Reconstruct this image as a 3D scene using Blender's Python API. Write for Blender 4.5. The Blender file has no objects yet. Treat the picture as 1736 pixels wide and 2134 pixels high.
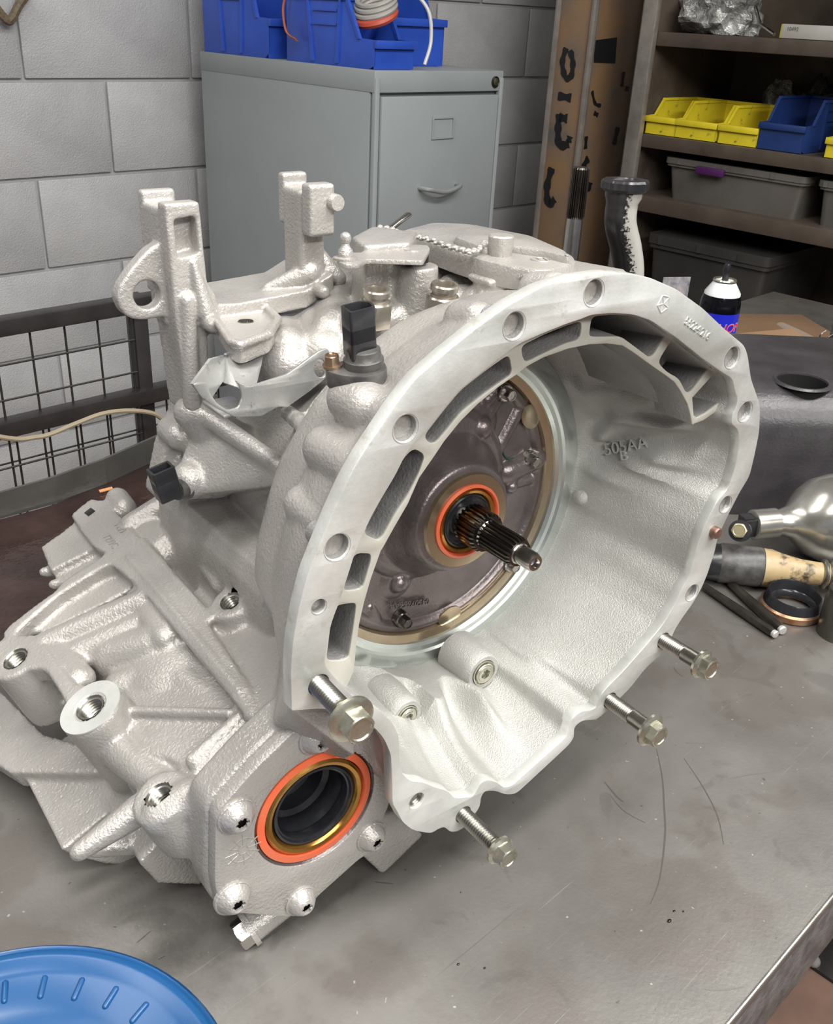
import bpy, bmesh, math, random
from mathutils import Vector as V, Matrix, noise
random.seed(7)
C = bpy.context.scene.collection
# ---------------------------------------------------------------- camera
PCX, PCY, FP = 868.0, 1067.0, 2020.0
roll = math.radians(3.1); pit = math.atan(1037.0/FP)
def cv(x, y, z): return V((x, y, z))
_D = cv(-math.sin(roll)*FP/math.tan(pit), math.cos(roll)*FP/math.tan(pit), FP).normalized()
UP = -_D
FW = (cv(0, 0, 1)-UP*UP.z).normalized()
RT = FW.cross(UP)
if RT.x < 0: RT = -RT
def c2w(v): return V((v.dot(RT), v.dot(FW), v.dot(UP)))
BENCH = 0.931
CAM = V((0, 0, 1.4706))
def ray(px, py): return c2w(cv(px-PCX, py-PCY, FP).normalized())
cam = bpy.data.cameras.new('camera'); camo = bpy.data.objects.new('camera', cam); C.objects.link(camo)
cam.sensor_fit = 'VERTICAL'; cam.sensor_height = 24.0; cam.lens = 24.0*FP/2134.0
cam.clip_start = .01
xr = c2w(cv(1, 0, 0)); yu = c2w(cv(0, -1, 0)); zb = c2w(cv(0, 0, -1))
m = Matrix((xr, yu, zb)).transposed().to_4x4(); m.translation = CAM; camo.matrix_world = m
bpy.context.scene.camera = camo
# ---------------------------------------------------------------- world, lamps, exposure
w = bpy.data.worlds.new('world'); bpy.context.scene.world = w; w.use_nodes = True
bg = w.node_tree.nodes['Background']; bg.inputs[0].default_value = (.86, .9, 1, 1); bg.inputs[1].default_value = .17
WD = V((.69956, .71457, 0)); WN = V((-.71457, .69956, 0))
def BF(u, v, z): return WD*u+WN*v+V((0, 0, z))
def tube_lamp(name, u, v, z, ln, wd, power, along, tilt=(0, 0)):
    l = bpy.data.lights.new(name, 'AREA'); l.shape = 'RECTANGLE'; l.size = ln; l.size_y = wd; l.energy = power
    l.color = (1.0, .985, .95)
    o = bpy.data.objects.new(name, l); C.objects.link(o); o.location = BF(u, v, z)
    a = math.atan2(along.y, along.x)
    o.rotation_euler = (tilt[0], tilt[1], a)
    return o
tube_lamp('fill_lamp', -.2, -.3, 3.0, 2.4, .25, 46, WD)
tube_lamp('fill_lamp', -.4, -2.1, 2.9, 2.4, .3, 72, WD, (math.radians(35), 0))  # added fill lamp behind the camera, brightens the front faces
tube_lamp('fill_lamp', 1.5, -.7, 3.1, 2.4, .25, 60, WD)
tube_lamp('fill_lamp', -.6, 1.2, 3.1, 2.4, .25, 26, WD)
vs = bpy.context.scene.view_settings
vs.view_transform = 'Standard'; vs.look = 'None'; vs.gamma = 1; vs.use_curve_mapping = False; vs.exposure = 0.34
# ---------------------------------------------------------------- pixel to place
def hit(px, py, p0, n):
    d = ray(px, py); return CAM+d*((p0-CAM).dot(n)/d.dot(n))
def PZ(px, py, z): return hit(px, py, V((0, 0, z)), V((0, 0, 1)))
def PV(px, py, v): return hit(px, py, WN*v, WN)
def PU(px, py, u): return hit(px, py, WD*u, WD)
def onWall(px, py, v): p = PV(px, py, v); return p.dot(WD), p.z
# transaxle frame
_n = cv(-760-PCX, 10-PCY, FP).normalized()
TZc = -_n; TYc = (UP-TZc*UP.dot(TZc)).normalized(); TXc = TYc.cross(TZc)
TX, TY, TZ = c2w(TXc), c2w(TYc), c2w(TZc)
TX = TY.cross(TZ)
TO = CAM+ray(919, 1060)*.669
TM = Matrix((TX, TY, TZ)).transposed().to_4x4(); TM.translation = TO
TI = TM.inverted()
LCAM = TI @ CAM
def lray(px, py): return (TI.to_3x3() @ ray(px, py))
def lhit(px, py, n, d):
    r = lray(px, py); return LCAM+r*((d-n.dot(LCAM))/n.dot(r))
def Lz(px, py, z): return lhit(px, py, V((0, 0, 1)), z)
def Ly(px, py, y): return lhit(px, py, V((0, 1, 0)), y)
def Lx(px, py, x): return lhit(px, py, V((1, 0, 0)), x)
A25 = math.radians(25)
N2 = V((-math.sin(A25), math.cos(A25), 0)); U2 = V((math.cos(A25), math.sin(A25), 0)); Z3 = V((0, 0, 1))
def Fp(px, py, d=.002): return lhit(px, py, N2, d)
H = .115
VOX = .0019
# ---------------------------------------------------------------- materials
MT = {}
def mk(name, c1, c2=None, scale=8, rough=.5, metal=0, bump=0, bscale=200, rvar=0, c3=None, c3amt=.5, c3scale=3, bdist=.001, spec=None, trans=0, alpha=1, coat=0, stretch=None):
    if name in MT: return MT[name]
    mt = bpy.data.materials.new(name); mt.use_nodes = True; nt = mt.node_tree; N = nt.nodes; K = nt.links
    b = N['Principled BSDF']; tc = N.new('ShaderNodeTexCoord'); src = tc.outputs['Object']
    if stretch:
        mp = N.new('ShaderNodeMapping'); mp.inputs['Scale'].default_value = stretch; K.new(src, mp.inputs[0]); src2 = mp.outputs[0]
    else: src2 = src
    def noi(sc, det=4, ro=.55, s=src):
        n = N.new('ShaderNodeTexNoise'); n.inputs['Scale'].default_value = sc; n.inputs['Detail'].default_value = det; n.inputs['Roughness'].default_value = ro; K.new(s, n.inputs['Vector']); return n
    if c2 is not None:
        n1 = noi(scale, 6, .6); cr = N.new('ShaderNodeValToRGB'); cr.color_ramp.elements[0].position = .35; cr.color_ramp.elements[1].position = .65
        cr.color_ramp.elements[0].color = (*c1, 1); cr.color_ramp.elements[1].color = (*c2, 1); K.new(n1.outputs[0], cr.inputs[0]); col = cr.outputs[0]
        if c3 is not None:
            n3 = noi(c3scale, 8, .7); r3 = N.new('ShaderNodeValToRGB'); r3.color_ramp.elements[0].position = c3amt; r3.color_ramp.elements[1].position = min(1, c3amt+.12)
            K.new(n3.outputs[0], r3.inputs[0]); mx = N.new('ShaderNodeMix'); mx.data_type = 'RGBA'; K.new(r3.outputs[0], mx.inputs[0]); K.new(col, mx.inputs[6]); mx.inputs[7].default_value = (*c3, 1); col = mx.outputs[2]
        K.new(col, b.inputs['Base Color'])
    else: b.inputs['Base Color'].default_value = (*c1, 1)
    b.inputs['Roughness'].default_value = rough; b.inputs['Metallic'].default_value = metal
    if rvar:
        nr = noi(scale*1.7+3, 5); mr = N.new('ShaderNodeMapRange'); mr.inputs[1].default_value = .3; mr.inputs[2].default_value = .7
        mr.inputs[3].default_value = max(.03, rough-rvar); mr.inputs[4].default_value = min(1, rough+rvar); K.new(nr.outputs[0], mr.inputs[0]); K.new(mr.outputs[0], b.inputs['Roughness'])
    if bump:
        nb = noi(bscale, 3, .6, src2); bp = N.new('ShaderNodeBump'); bp.inputs['Strength'].default_value = bump; bp.inputs['Distance'].default_value = bdist
        K.new(nb.outputs[0], bp.inputs['Height']); K.new(bp.outputs[0], b.inputs['Normal'])
    if spec is not None: b.inputs['Specular IOR Level'].default_value = spec
    if trans: b.inputs['Transmission Weight'].default_value = trans
    if alpha < 1: b.inputs['Alpha'].default_value = alpha
    if coat: b.inputs['Coat Weight'].default_value = coat; b.inputs['Coat Roughness'].default_value = .12
    MT[name] = mt; return mt
M_paint = mk('grey_cast_paint', (.37, .352, .33), (.44, .42, .396), 9, .27, .35, .6, 480, .1, (.20, .18, .16), .66, 14, .0012)
M_bowl = mk('bare_cast_aluminium', (.42, .415, .39), (.53, .525, .50), 12, .46, .5, .7, 1100, .06, (.30, .25, .21), .70, 17, .0012)
M_flange = mk('machined_aluminium_stained', (.50, .51, .48), (.80, .81, .78), 13, .34, .5, .25, 300, .1, (.40, .37, .30), .60, 24, .0006)
M_latt = mk('painted_machined_face', (.50, .49, .43), (.58, .57, .51), 20, .42, .3, .1, 300, 0, None)
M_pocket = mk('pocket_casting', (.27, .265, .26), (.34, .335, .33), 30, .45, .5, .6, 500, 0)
M_ring = mk('machined_ring', (.55, .60, .57), (.68, .72, .69), 15, .22, .85, .05, 300, .05)
M_gold = mk('bronze_ring', (.42, .33, .22), (.52, .44, .32), 15, .25, .9, .05, 300)
M_pump = mk('oily_brown_iron', (.15, .125, .122), (.23, .20, .198), 22, .34, .7, .35, 420, .08, (.11, .05, .04), .58, 12)
M_seal_or = mk('orange_sealer', (.80, .13, .05), (.68, .16, .07), 40, .35, 0, .1, 300)
M_seal_gold = mk('zinc_gold', (.42, .20, .04), (.60, .33, .09), 40, .22, .9, .05, 300)
M_rubber = mk('black_rubber', (.012, .013, .016), (.022, .022, .025), 40, .22, 0, .1, 200)
M_dark = mk('dark_bore', (.02, .018, .018), (.04, .04, .04), 20, .25, .6)
M_steel = mk('bright_steel', (.42, .40, .37), (.55, .53, .5), 30, .22, 1, .1, 400, .05)
M_spline = mk('dark_spline_steel', (.12, .11, .10), (.2, .185, .17), 30, .25, 1, .1, 400)
M_zinc = mk('zinc_bolt', (.45, .44, .36), (.60, .59, .50), 60, .28, .9, .15, 300, .08, (.22, .19, .13), .6, 60)
M_thread = mk('thread_steel', (.28, .27, .24), (.42, .41, .37), 50, .3, .95, .1, 300, 0, (.12, .11, .09), .6, 40)
M_brass = mk('nickel_fitting', (.42, .38, .32), (.52, .48, .42), 40, .28, .85, .1, 300, 0, (.25, .17, .1), .62, 40)
M_blackp = mk('black_plastic', (.012, .012, .014), (.025, .025, .028), 30, .28, 0, .1, 300)
M_blackdust = mk('dusty_black_plastic', (.03, .03, .03), (.09, .085, .08), 60, .4, 0, .2, 300)
M_zsteel = mk('zinc_strap', (.36, .36, .35), (.45, .45, .44), 20, .3, .6, .15, 300, .05, (.10, .11, .14), .60, 90)
# ---------------------------------------------------------------- object helpers
def tag(o, label=None, cat=None, group=None, kind=None):
    if label: o['label'] = label
    if cat: o['category'] = cat
    if group: o['group'] = group
    if kind: o['kind'] = kind
    return o
def shade(me, ang=35):
    for p in me.polygons: p.use_smooth = True
    try: me.set_sharp_from_angle(angle=math.radians(ang))
    except Exception: pass
def link(name, me, mt, parent=None, loc=None, ang=35, mw=None):
    if mt: 
        me.materials.clear(); me.materials.append(mt)
    shade(me, ang); me.name = name
    o = bpy.data.objects.new(name, me); C.objects.link(o)
    if parent: o.parent = parent
    if loc is not None: o.location = loc
    if mw is not None: o.matrix_world = mw
    return o
def empty(name, loc=(0, 0, 0), rz=0, label=None, cat=None, group=None):
    o = bpy.data.objects.new(name, None); C.objects.link(o); o.location = loc; o.rotation_euler = (0, 0, rz); o.empty_display_size = .02
    return tag(o, label, cat, group)
def frame(o, x, y, z):
    mm = Matrix((x, y, z)).transposed().to_4x4(); mm.translation = o; return mm
def fz(o, z, xh=V((1, 0, 0))):
    z = z.normalized(); 
    if abs(z.dot(xh)) > .95: xh = V((0, 1, 0)) if abs(z.y) < .9 else V((0, 0, 1))
    x = (xh-z*xh.dot(z)).normalized(); return frame(o, x, z.cross(x), z)
I4 = Matrix.Identity(4)
class MB:
    def __init__(s): s.v = []; s.f = []
    def add(s, vs, fs, M=None):
        b = len(s.v); s.v += [tuple(M @ V(q)) if M else tuple(q) for q in vs]; s.f += [tuple(i+b for i in f) for f in fs]; return s
    def box(s, c, d, M=None, bev=0):
        x, y, z = [k/2 for k in d]; cx_, cy_, cz_ = c
        if bev <= 0:
            return s.add([(cx_+a*x, cy_+b*y, cz_+e*z) for a in (-1, 1) for b in (-1, 1) for e in (-1, 1)],
                  [(0, 1, 3, 2), (4, 6, 7, 5), (0, 4, 5, 1), (2, 3, 7, 6), (0, 2, 6, 4), (1, 5, 7, 3)], M)
        bm = bmesh.new(); bmesh.ops.create_cube(bm, size=1)
        for q in bm.verts: q.co = V((q.co.x*2*x+cx_, q.co.y*2*y+cy_, q.co.z*2*z+cz_))
        bmesh.ops.bevel(bm, geom=bm.edges[:], offset=bev, segments=2, affect='EDGES', profile=.5)
        return s.bm(bm, M)
    def bm(s, bm, M=None):
        bm.verts.index_update(); s.add([q.co[:] for q in bm.verts], [[q.index for q in f.verts] for f in bm.faces], M); bm.free(); return s
    def me(s, me, M=None): return s.add([q.co[:] for q in me.vertices], [tuple(p.vertices) for p in me.polygons], M)
    def lathe(s, prof, seg=32, M=None, closed=False, fn=None, cap=True):
        vs = []; n = len(prof)
        for i in range(seg):
            a = 2*math.pi*i/seg
            for k, (r, z) in enumerate(prof):
                rr = r*(fn(a, k) if fn else 1); vs.append((rr*math.cos(a), rr*math.sin(a), z))
        fs = []
        for i in range(seg):
            j = (i+1) % seg
            for k in range(n-1+(1 if closed else 0)):
                k2 = (k+1) % n; fs.append((i*n+k, j*n+k, j*n+k2, i*n+k2))
        if cap and not closed:
            if prof[0][0] > 1e-6: fs.append(tuple(i*n for i in reversed(range(seg))))
            if prof[-1][0] > 1e-6: fs.append(tuple(i*n+n-1 for i in range(seg)))
        return s.add(vs, fs, M)
    def cyl(s, p, q, r1, r2=None, seg=24):
        p, q = V(p), V(q); r2 = r1 if r2 is None else r2; L = (q-p).length
        return s.lathe([(r1, 0), (r2, L)], seg, fz(p, q-p))
    def caps(s, p, q, r1, r2=None, seg=20):
        p, q = V(p), V(q); r2 = r1 if r2 is None else r2; L = (q-p).length; pr = []
        for k in range(7): a = -math.pi/2+k*math.pi/12; pr.append((max(1e-7, r1*math.cos(a)), r1*math.sin(a)))
        for k in range(7): a = k*math.pi/12; pr.append((max(1e-7, r2*math.cos(a)), L+r2*math.sin(a)))
        pr[0] = (0, -r1); pr[-1] = (0, L+r2)
        return s.lathe(pr, seg, fz(p, q-p))
    def sph(s, c, r, seg=20):
        return s.caps(c, V(c)+V((0, 0, 1e-5)), r, r, seg)
    def ell(s, c, rad, M=None, seg=24):
        bm = bmesh.new(); bmesh.ops.create_uvsphere(bm, u_segments=seg, v_segments=seg//2, radius=1)
        for q in bm.verts: q.co = V((q.co.x*rad[0]+c[0], q.co.y*rad[1]+c[1], q.co.z*rad[2]+c[2]))
        return s.bm(bm, M)
    def prism(s, pts, z0, z1, M=None, taper=1.0):
        n = len(pts); c = sum((V((a, b)) for a, b in pts), V((0, 0)))/n
        low = [(c.x+(a-c.x)*taper, c.y+(b-c.y)*taper, z0) for a, b in pts]
        return s.add(low+[(a, b, z1) for a, b in pts], [tuple(range(n-1, -1, -1)), tuple(range(n, 2*n))]+[(i, (i+1) % n, n+(i+1) % n, n+i) for i in range(n)], M)
    def skin(s, top, bot):
        n = len(top); return s.add([tuple(q) for q in bot]+[tuple(q) for q in top], [tuple(range(n-1, -1, -1)), tuple(range(n, 2*n))]+[(i, (i+1) % n, n+(i+1) % n, n+i) for i in range(n)])
    def tube(s, pts, r, seg=10, cap=True, flat=1.0):
        pts = [V(q) for q in pts]; n = len(pts); rs = r if isinstance(r, (list, tuple)) else [r]*n; vs = []; px_ = None
        for i, p in enumerate(pts):
            t = (pts[min(i+1, n-1)]-pts[max(i-1, 0)]).normalized()
            if px_ is None: px_ = t.orthogonal().normalized()
            px_ = (px_-t*px_.dot(t)).normalized(); py_ = t.cross(px_)
            for k in range(seg): a = 2*math.pi*k/seg; vs.append(p+px_*(rs[i]*math.cos(a))+py_*(rs[i]*math.sin(a)*flat))
        fs = [(i*seg+k, i*seg+(k+1) % seg, (i+1)*seg+(k+1) % seg, (i+1)*seg+k) for i in range(n-1) for k in range(seg)]
        if cap: fs += [tuple(reversed(range(seg))), tuple((n-1)*seg+k for k in range(seg))]
        return s.add(vs, fs)
    def mesh(s, fixn=True):
        me = bpy.data.meshes.new('m'); me.from_pydata([tuple(q) for q in s.v], [], s.f); me.update()
        if fixn:
            bm = bmesh.new(); bm.from_mesh(me); bmesh.ops.recalc_face_normals(bm, faces=bm.faces[:]); bm.to_mesh(me); bm.free()
        return me
    def obj(s, name, mt, parent=None, loc=None, ang=35, mw=None): return link(name, s.mesh(), mt, parent, loc, ang, mw)
def rnd(pts, r=.003, n=4):
    """round the corners of a closed 2D polygon"""
    out = []; N_ = len(pts)
    for i in range(N_):
        p = V(pts[i][:2]); a = V(pts[i-1][:2]); b = V(pts[(i+1) % N_][:2]); rr = pts[i][2] if len(pts[i]) > 2 else r
        da, db = (a-p), (b-p); k = min(rr, da.length*.45, db.length*.45)
        if k < 1e-5 or da.length < 1e-9 or db.length < 1e-9: out.append((p.x, p.y)); continue
        s_, e_ = p+da.normalized()*k, p+db.normalized()*k
        for j in range(n+1):
            t = j/n; q = s_*(1-t)**2+p*2*t*(1-t)+e_*t*t; out.append((q.x, q.y))
    return out
def crm(pts, sub=4, closed=True):
    """Catmull-Rom resample"""
    out = []; n = len(pts); P = [V(p) for p in pts]
    for i in range(n if closed else n-1):
        if closed: p0, p1, p2, p3 = P[i-1], P[i], P[(i+1) % n], P[(i+2) % n]
        else: p0, p1, p2, p3 = P[max(i-1, 0)], P[i], P[i+1], P[min(i+2, n-1)]
        for j in range(sub):
            t = j/sub; out.append(.5*((2*p1)+(p2-p0)*t+(2*p0-5*p1+4*p2-p3)*t*t+(3*p1-p0-3*p2+p3)*t**3))
    if not closed: out.append(P[-1])
    return out
def circ(cx_, cy_, r, n=28, ry=None, rot=0):
    ry = ry or r; return [(cx_+r*math.cos(a)*math.cos(rot)-ry*math.sin(a)*math.sin(rot), cy_+r*math.cos(a)*math.sin(rot)+ry*math.sin(a)*math.cos(rot)) for a in [2*math.pi*k/n for k in range(n)]]
def plate_mesh(outer, holes, z0, z1, bev=.0006, M=None):
    cu = bpy.data.curves.new('c', 'CURVE'); cu.dimensions = '2D'; cu.fill_mode = 'BOTH'
    cu.bevel_depth = bev; cu.bevel_resolution = 1; cu.offset = -bev; cu.extrude = max(1e-6, (z1-z0)/2-bev)
    for loop in [outer]+list(holes):
        sp = cu.splines.new('POLY'); sp.points.add(len(loop)-1); sp.use_cyclic_u = True
        for i, q in enumerate(loop): sp.points[i].co = (q[0], q[1], 0, 1)
    o = bpy.data.objects.new('c', cu); C.objects.link(o); dg = bpy.context.evaluated_depsgraph_get(); dg.update()
    me = bpy.data.meshes.new_from_object(o.evaluated_get(dg)); bpy.data.objects.remove(o); bpy.data.curves.remove(cu)
    T = Matrix.Translation((0, 0, (z0+z1)/2)); me.transform((M or I4) @ T)
    bm = bmesh.new(); bm.from_mesh(me); bmesh.ops.remove_doubles(bm, verts=bm.verts[:], dist=1e-6); bm.to_mesh(me); bm.free()
    return me
def plate(name, outer, holes, z0, z1, mt, parent=None, bev=.0006, M=None, loc=None, ang=35): return link(name, plate_mesh(outer, holes, z0, z1, bev, M), mt, parent, loc, ang)
def text_mesh(txt, size, depth, M, sx=1):
    cu = bpy.data.curves.new('t', 'FONT'); cu.body = txt; cu.size = size; cu.extrude = depth; cu.align_x = 'CENTER'; cu.align_y = 'CENTER'
    o = bpy.data.objects.new('t', cu); C.objects.link(o); dg = bpy.context.evaluated_depsgraph_get(); dg.update()
    me = bpy.data.meshes.new_from_object(o.evaluated_get(dg)); bpy.data.objects.remove(o); bpy.data.curves.remove(cu)
    me.transform(M @ Matrix.Diagonal((sx, 1, 1, 1))); return me
def voxel(me, size, smooth=3, fac=.5):
    o = bpy.data.objects.new('r', me); C.objects.link(o)
    r = o.modifiers.new('r', 'REMESH'); r.mode = 'VOXEL'; r.voxel_size = size; r.adaptivity = 0
    s = o.modifiers.new('s', 'SMOOTH'); s.iterations = smooth; s.factor = fac
    dg = bpy.context.evaluated_depsgraph_get(); dg.update(); out = bpy.data.meshes.new_from_object(o.evaluated_get(dg)); bpy.data.objects.remove(o); return out
def hexp(r, n=6, rot=0): return [(r*math.cos(rot+2*math.pi*k/n), r*math.sin(rot+2*math.pi*k/n)) for k in range(n)]
def thread_prof(r, z0, z1, pitch=.0013, dep=.0006):
    pr = []; z = z0; k = 0
    while z < z1: pr.append((r if k % 2 == 0 else r-dep, z)); z += pitch/2; k += 1
    pr.append((r-dep, z1)); return pr
def hexhead(mb, r, h, M, dish=True):
    """hexagon bolt head with chamfered top"""
    k = 24; vs = []
    def ring(f, z): 
        out = []
        for i in range(k):
            a = 2*math.pi*i/k; s_ = (a % (math.pi/3))-math.pi/6; rr = r*.866/math.cos(s_); out.append((min(rr, f)*math.cos(a), min(rr, f)*math.sin(a), z))
        return out
    rings = [ring(9, 0), ring(9, h*.82), ring(r*.93, h*.93), ring(r*.82, h)]
    if dish: rings += [ring(r*.72, h), ring(r*.66, h*.9)]
    vs = [q for g in rings for q in g]; fs = [(g*k+i, g*k+(i+1) % k, (g+1)*k+(i+1) % k, (g+1)*k+i) for g in range(len(rings)-1) for i in range(k)]
    fs += [tuple(reversed(range(k))), tuple((len(rings)-1)*k+i for i in range(k))]
    mb.add(vs, fs, M)
# ---------------------------------------------------------------- room shell
M_block = mk('painted_block', (.36, .36, .365), (.44, .44, .445), 5, .36, 0, .6, 260, .1, (.33, .315, .30), .62, 4, .003)
M_mortar = mk('painted_mortar', (.36, .36, .365), (.42, .42, .425), 10, .45, 0, .3, 100)
M_floor = mk('brown_concrete', (.13, .075, .055), (.19, .11, .08), 6, .6, 0, .3, 60)
M_bench = mk('worn_steel_bench', (.115, .108, .10), (.19, .181, .168), 4, .42, .4, .25, 300, .10, (.10, .09, .083), .58, 3, .0005)
WV = 2.42; BH = .2216; Z0C = CAM.z-.0759*WV
def struct(name, mb, mt, parent=None, ang=35): o = mb.obj(name, mt, parent, ang=ang); tag(o, kind='structure'); return o
wall = struct('wall_back', MB().box((1.6, WV+.11, 1.6), (8.4, .2, 3.2), frame(V((0, 0, 0)), WD, WN, V((0, 0, 1)))), M_mortar)
WF = frame(V((0, 0, 0)), WD, WN, V((0, 0, 1)))
BW = .455
u_ref = onWall(395, 80, WV)[0]; u_ref2 = onWall(229, 270, WV)[0]
proto = MB().box((0, 0, 0), (BW-.008, .010, BH-.008), None, .003).mesh()
proto.transform(WF)
first = None
for r in range(-6, 5):
    zc = Z0C+BH*(r+.5)
    if zc < 0.1 or zc > 2.3: continue
    off = u_ref if r % 2 == 0 else u_ref2
    k0 = math.ceil((-.6-off)/BW)
    u = off+k0*BW
    while u < 4.6:
        if first is None: first = link('block', proto, M_block, wall); first.location = BF(u+BW/2, WV+.005, zc)
        else:
            o = bpy.data.objects.new('block', proto); C.objects.link(o); o.parent = wall; o.location = BF(u+BW/2, WV+.005, zc)
        u += BW
struct('floor', MB().box((0, 0, -.05), (12, 12, .1), Matrix.Translation((1, 1, 0))), M_floor)
struct('ceiling', MB().box((1, 1, 3.45), (12, 12, .1)), mk('ceiling_paint', (.6, .6, .58)))
struct('wall_right', MB().box((4.65, .6, 1.7), (.1, 7, 3.4), WF), M_mortar)
# ---------------------------------------------------------------- work bench
bench = empty('workbench', BF(.6, .57, 0), math.atan2(WD.y, WD.x), 'large grey scratched steel workbench filling the foreground', 'workbench')
bw = Matrix.Translation((0, -.57, 0)) @ Matrix.Translation((-.6, 0, 0))
V0 = PZ(1638, 1990, BENCH).dot(WN)
link('bench_top', MB().box((.7, (V0+1.02)/2, BENCH-.006), (3.0, 1.02-V0, .012), bw, .002).mesh(), M_bench, bench)
def add_scratches(mt, light=(.36, .35, .33), dark=(.06, .055, .05)):
    nt = mt.node_tree; N = nt.nodes; K = nt.links; b = N['Principled BSDF']; tc = N.new('ShaderNodeTexCoord'); col = b.inputs['Base Color'].links[0].from_socket
    def layer(col, rot, sc, lo, c_, fac, det=2, warp=.0):
        mp = N.new('ShaderNodeMapping'); mp.inputs['Rotation'].default_value = (0, 0, rot); mp.inputs['Scale'].default_value = sc; K.new(tc.outputs['Object'], mp.inputs[0])
        n = N.new('ShaderNodeTexNoise'); n.inputs['Scale'].default_value = 1; n.inputs['Detail'].default_value = det; n.inputs['Distortion'].default_value = warp; K.new(mp.outputs[0], n.inputs['Vector'])
        r = N.new('ShaderNodeMapRange'); r.inputs[1].default_value = lo; r.inputs[2].default_value = lo+.05; r.inputs[4].default_value = fac; K.new(n.outputs[0], r.inputs[0])
        m_ = N.new('ShaderNodeMix'); m_.data_type = 'RGBA'; K.new(r.outputs[0], m_.inputs[0]); K.new(col, m_.inputs[6]); m_.inputs[7].default_value = (*c_, 1); return m_.outputs[2]
    col = layer(col, .3, (9, 9, 9), .55, (.12, .102, .09), .45, 5)
    col = layer(col, 1.1, (22, 22, 22), .60, dark, .22, 8, 1)
    for rot, k in ((.5, 1), (1.9, 1), (2.7, .8), (1.2, .8), (.1, .7)): col = layer(col, rot, (9, 520, 10), .735, light, .30*k, 2, .3)
    for rot in (.9, 2.3): col = layer(col, rot, (6, 300, 10), .75, dark, .5, 2, .6)
    col = layer(col, 0, (160, 160, 160), .73, dark, .8, 2); col = layer(col, 0, (210, 190, 200), .76, light, .8, 1)
    K.new(col, b.inputs['Base Color'])
add_scratches(M_bench)
M_edge = mk('rusty_edge_steel', (.10, .095, .095), (.20, .19, .19), 60, .55, .5, .8, 160, 0, (.07, .06, .055), .55, 40, .002, stretch=(1, 1, 4))
link('edge_apron', MB().box((.7, V0+.006, BENCH-.047), (3.0, .010, .07), bw, .001).mesh(), M_edge, bench)
link('worn_edge', MB().tube([bw @ V((x_, V0+.001, BENCH-.0006)) for x_ in (-.8, .7, 2.2)], .0014, 8).mesh(), mk('worn_bright_edge', (.40, .39, .36), (.62, .61, .58), 60, .3, .8), bench)
0 and link('back_lip', MB().tube([bw @ V((-.8+.25*i, .975+.006*math.sin(i*1.3), BENCH+.012)) for i in range(11)], .017, 4, True, .12).mesh(), M_bench, bench)
for (uu, vv) in ((-.7, V0+.06), (-.7, .96), (2.1, V0+.06), (2.1, .96)):
    link('leg', MB().box((uu, vv, (BENCH-.012)/2), (.06, .06, BENCH-.013), bw, .002).mesh(), M_edge, bench)
M_oil = mk('dark_oil_film', (.018, .010, .009), (.045, .025, .022), 12, .12, .0, .5, 60, .06, (.11, .07, .055), .63, 9, .002)
# ---------------------------------------------------------------- transaxle
YB = -(TO.z-BENCH)           # bench height in the transaxle's own frame (about -.218)
tx = bpy.data.objects.new('transaxle', None); C.objects.link(tx); tx.empty_display_size = .05
tm2 = TM.copy(); tm2.translation = TM @ V((0, YB, 0)); tx.matrix_world = tm2
tag(tx, 'large grey cast aluminium automatic transaxle with open bell housing on the workbench', 'transmission')
OFF = V((0, -YB, 0))
def part(name, mb, mt, ang=35, parent=None):
    me = mb.mesh() if isinstance(mb, MB) else mb
    return link(name, me, mt, parent or tx, OFF if parent is None else (0, 0, 0), ang)
Zp = lambda L_, s, x0, y0: [(a/s+x0, b/s+y0) for a, b in L_]
fl_out = [(608, 1482, .001), (606, 1400), (610, 1340), (622, 1270), (640, 1200), (666, 1134), (693, 1068), (725, 999), (754, 948), (787, 899), (826, 840), (867, 788), (926, 737), (995, 682), (1064, 633), (1130, 597), (1191, 577), (1265, 568), (1310, 570), (1356, 579), (1411, 603), (1466, 643), (1510, 685), (1552, 720), (1559, 740), (1566, 790), (1583, 838), (1585, 856), (1583, 900), (1573, 950), (1563, 992), (1540, 1030), (1520, 1070), (1497, 1118), (1490, 1150), (1475, 1197), (1462, 1227), (1445, 1257), (1424, 1286), (1407, 1312), (1390, 1354), (1347, 1392), (1313, 1435), (1292, 1456), (1271, 1477), (1254, 1492), (1243, 1500), (1212, 1503), (1197, 1516), (1197, 1537), (1186, 1553), (1127, 1608), (1076, 1655), (1055, 1657), (1030, 1648), (1010, 1650), (1003, 1662), (1001, 1682), (972, 1722), (955, 1733), (940, 1735), (926, 1724), (914, 1728), (900, 1737), (880, 1735), (859, 1730), (839, 1714), (827, 1690), (818, 1676), (817, 1626), (815, 1573), (801, 1541), (781, 1517), (740, 1496), (700, 1482), (669, 1477)]
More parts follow.
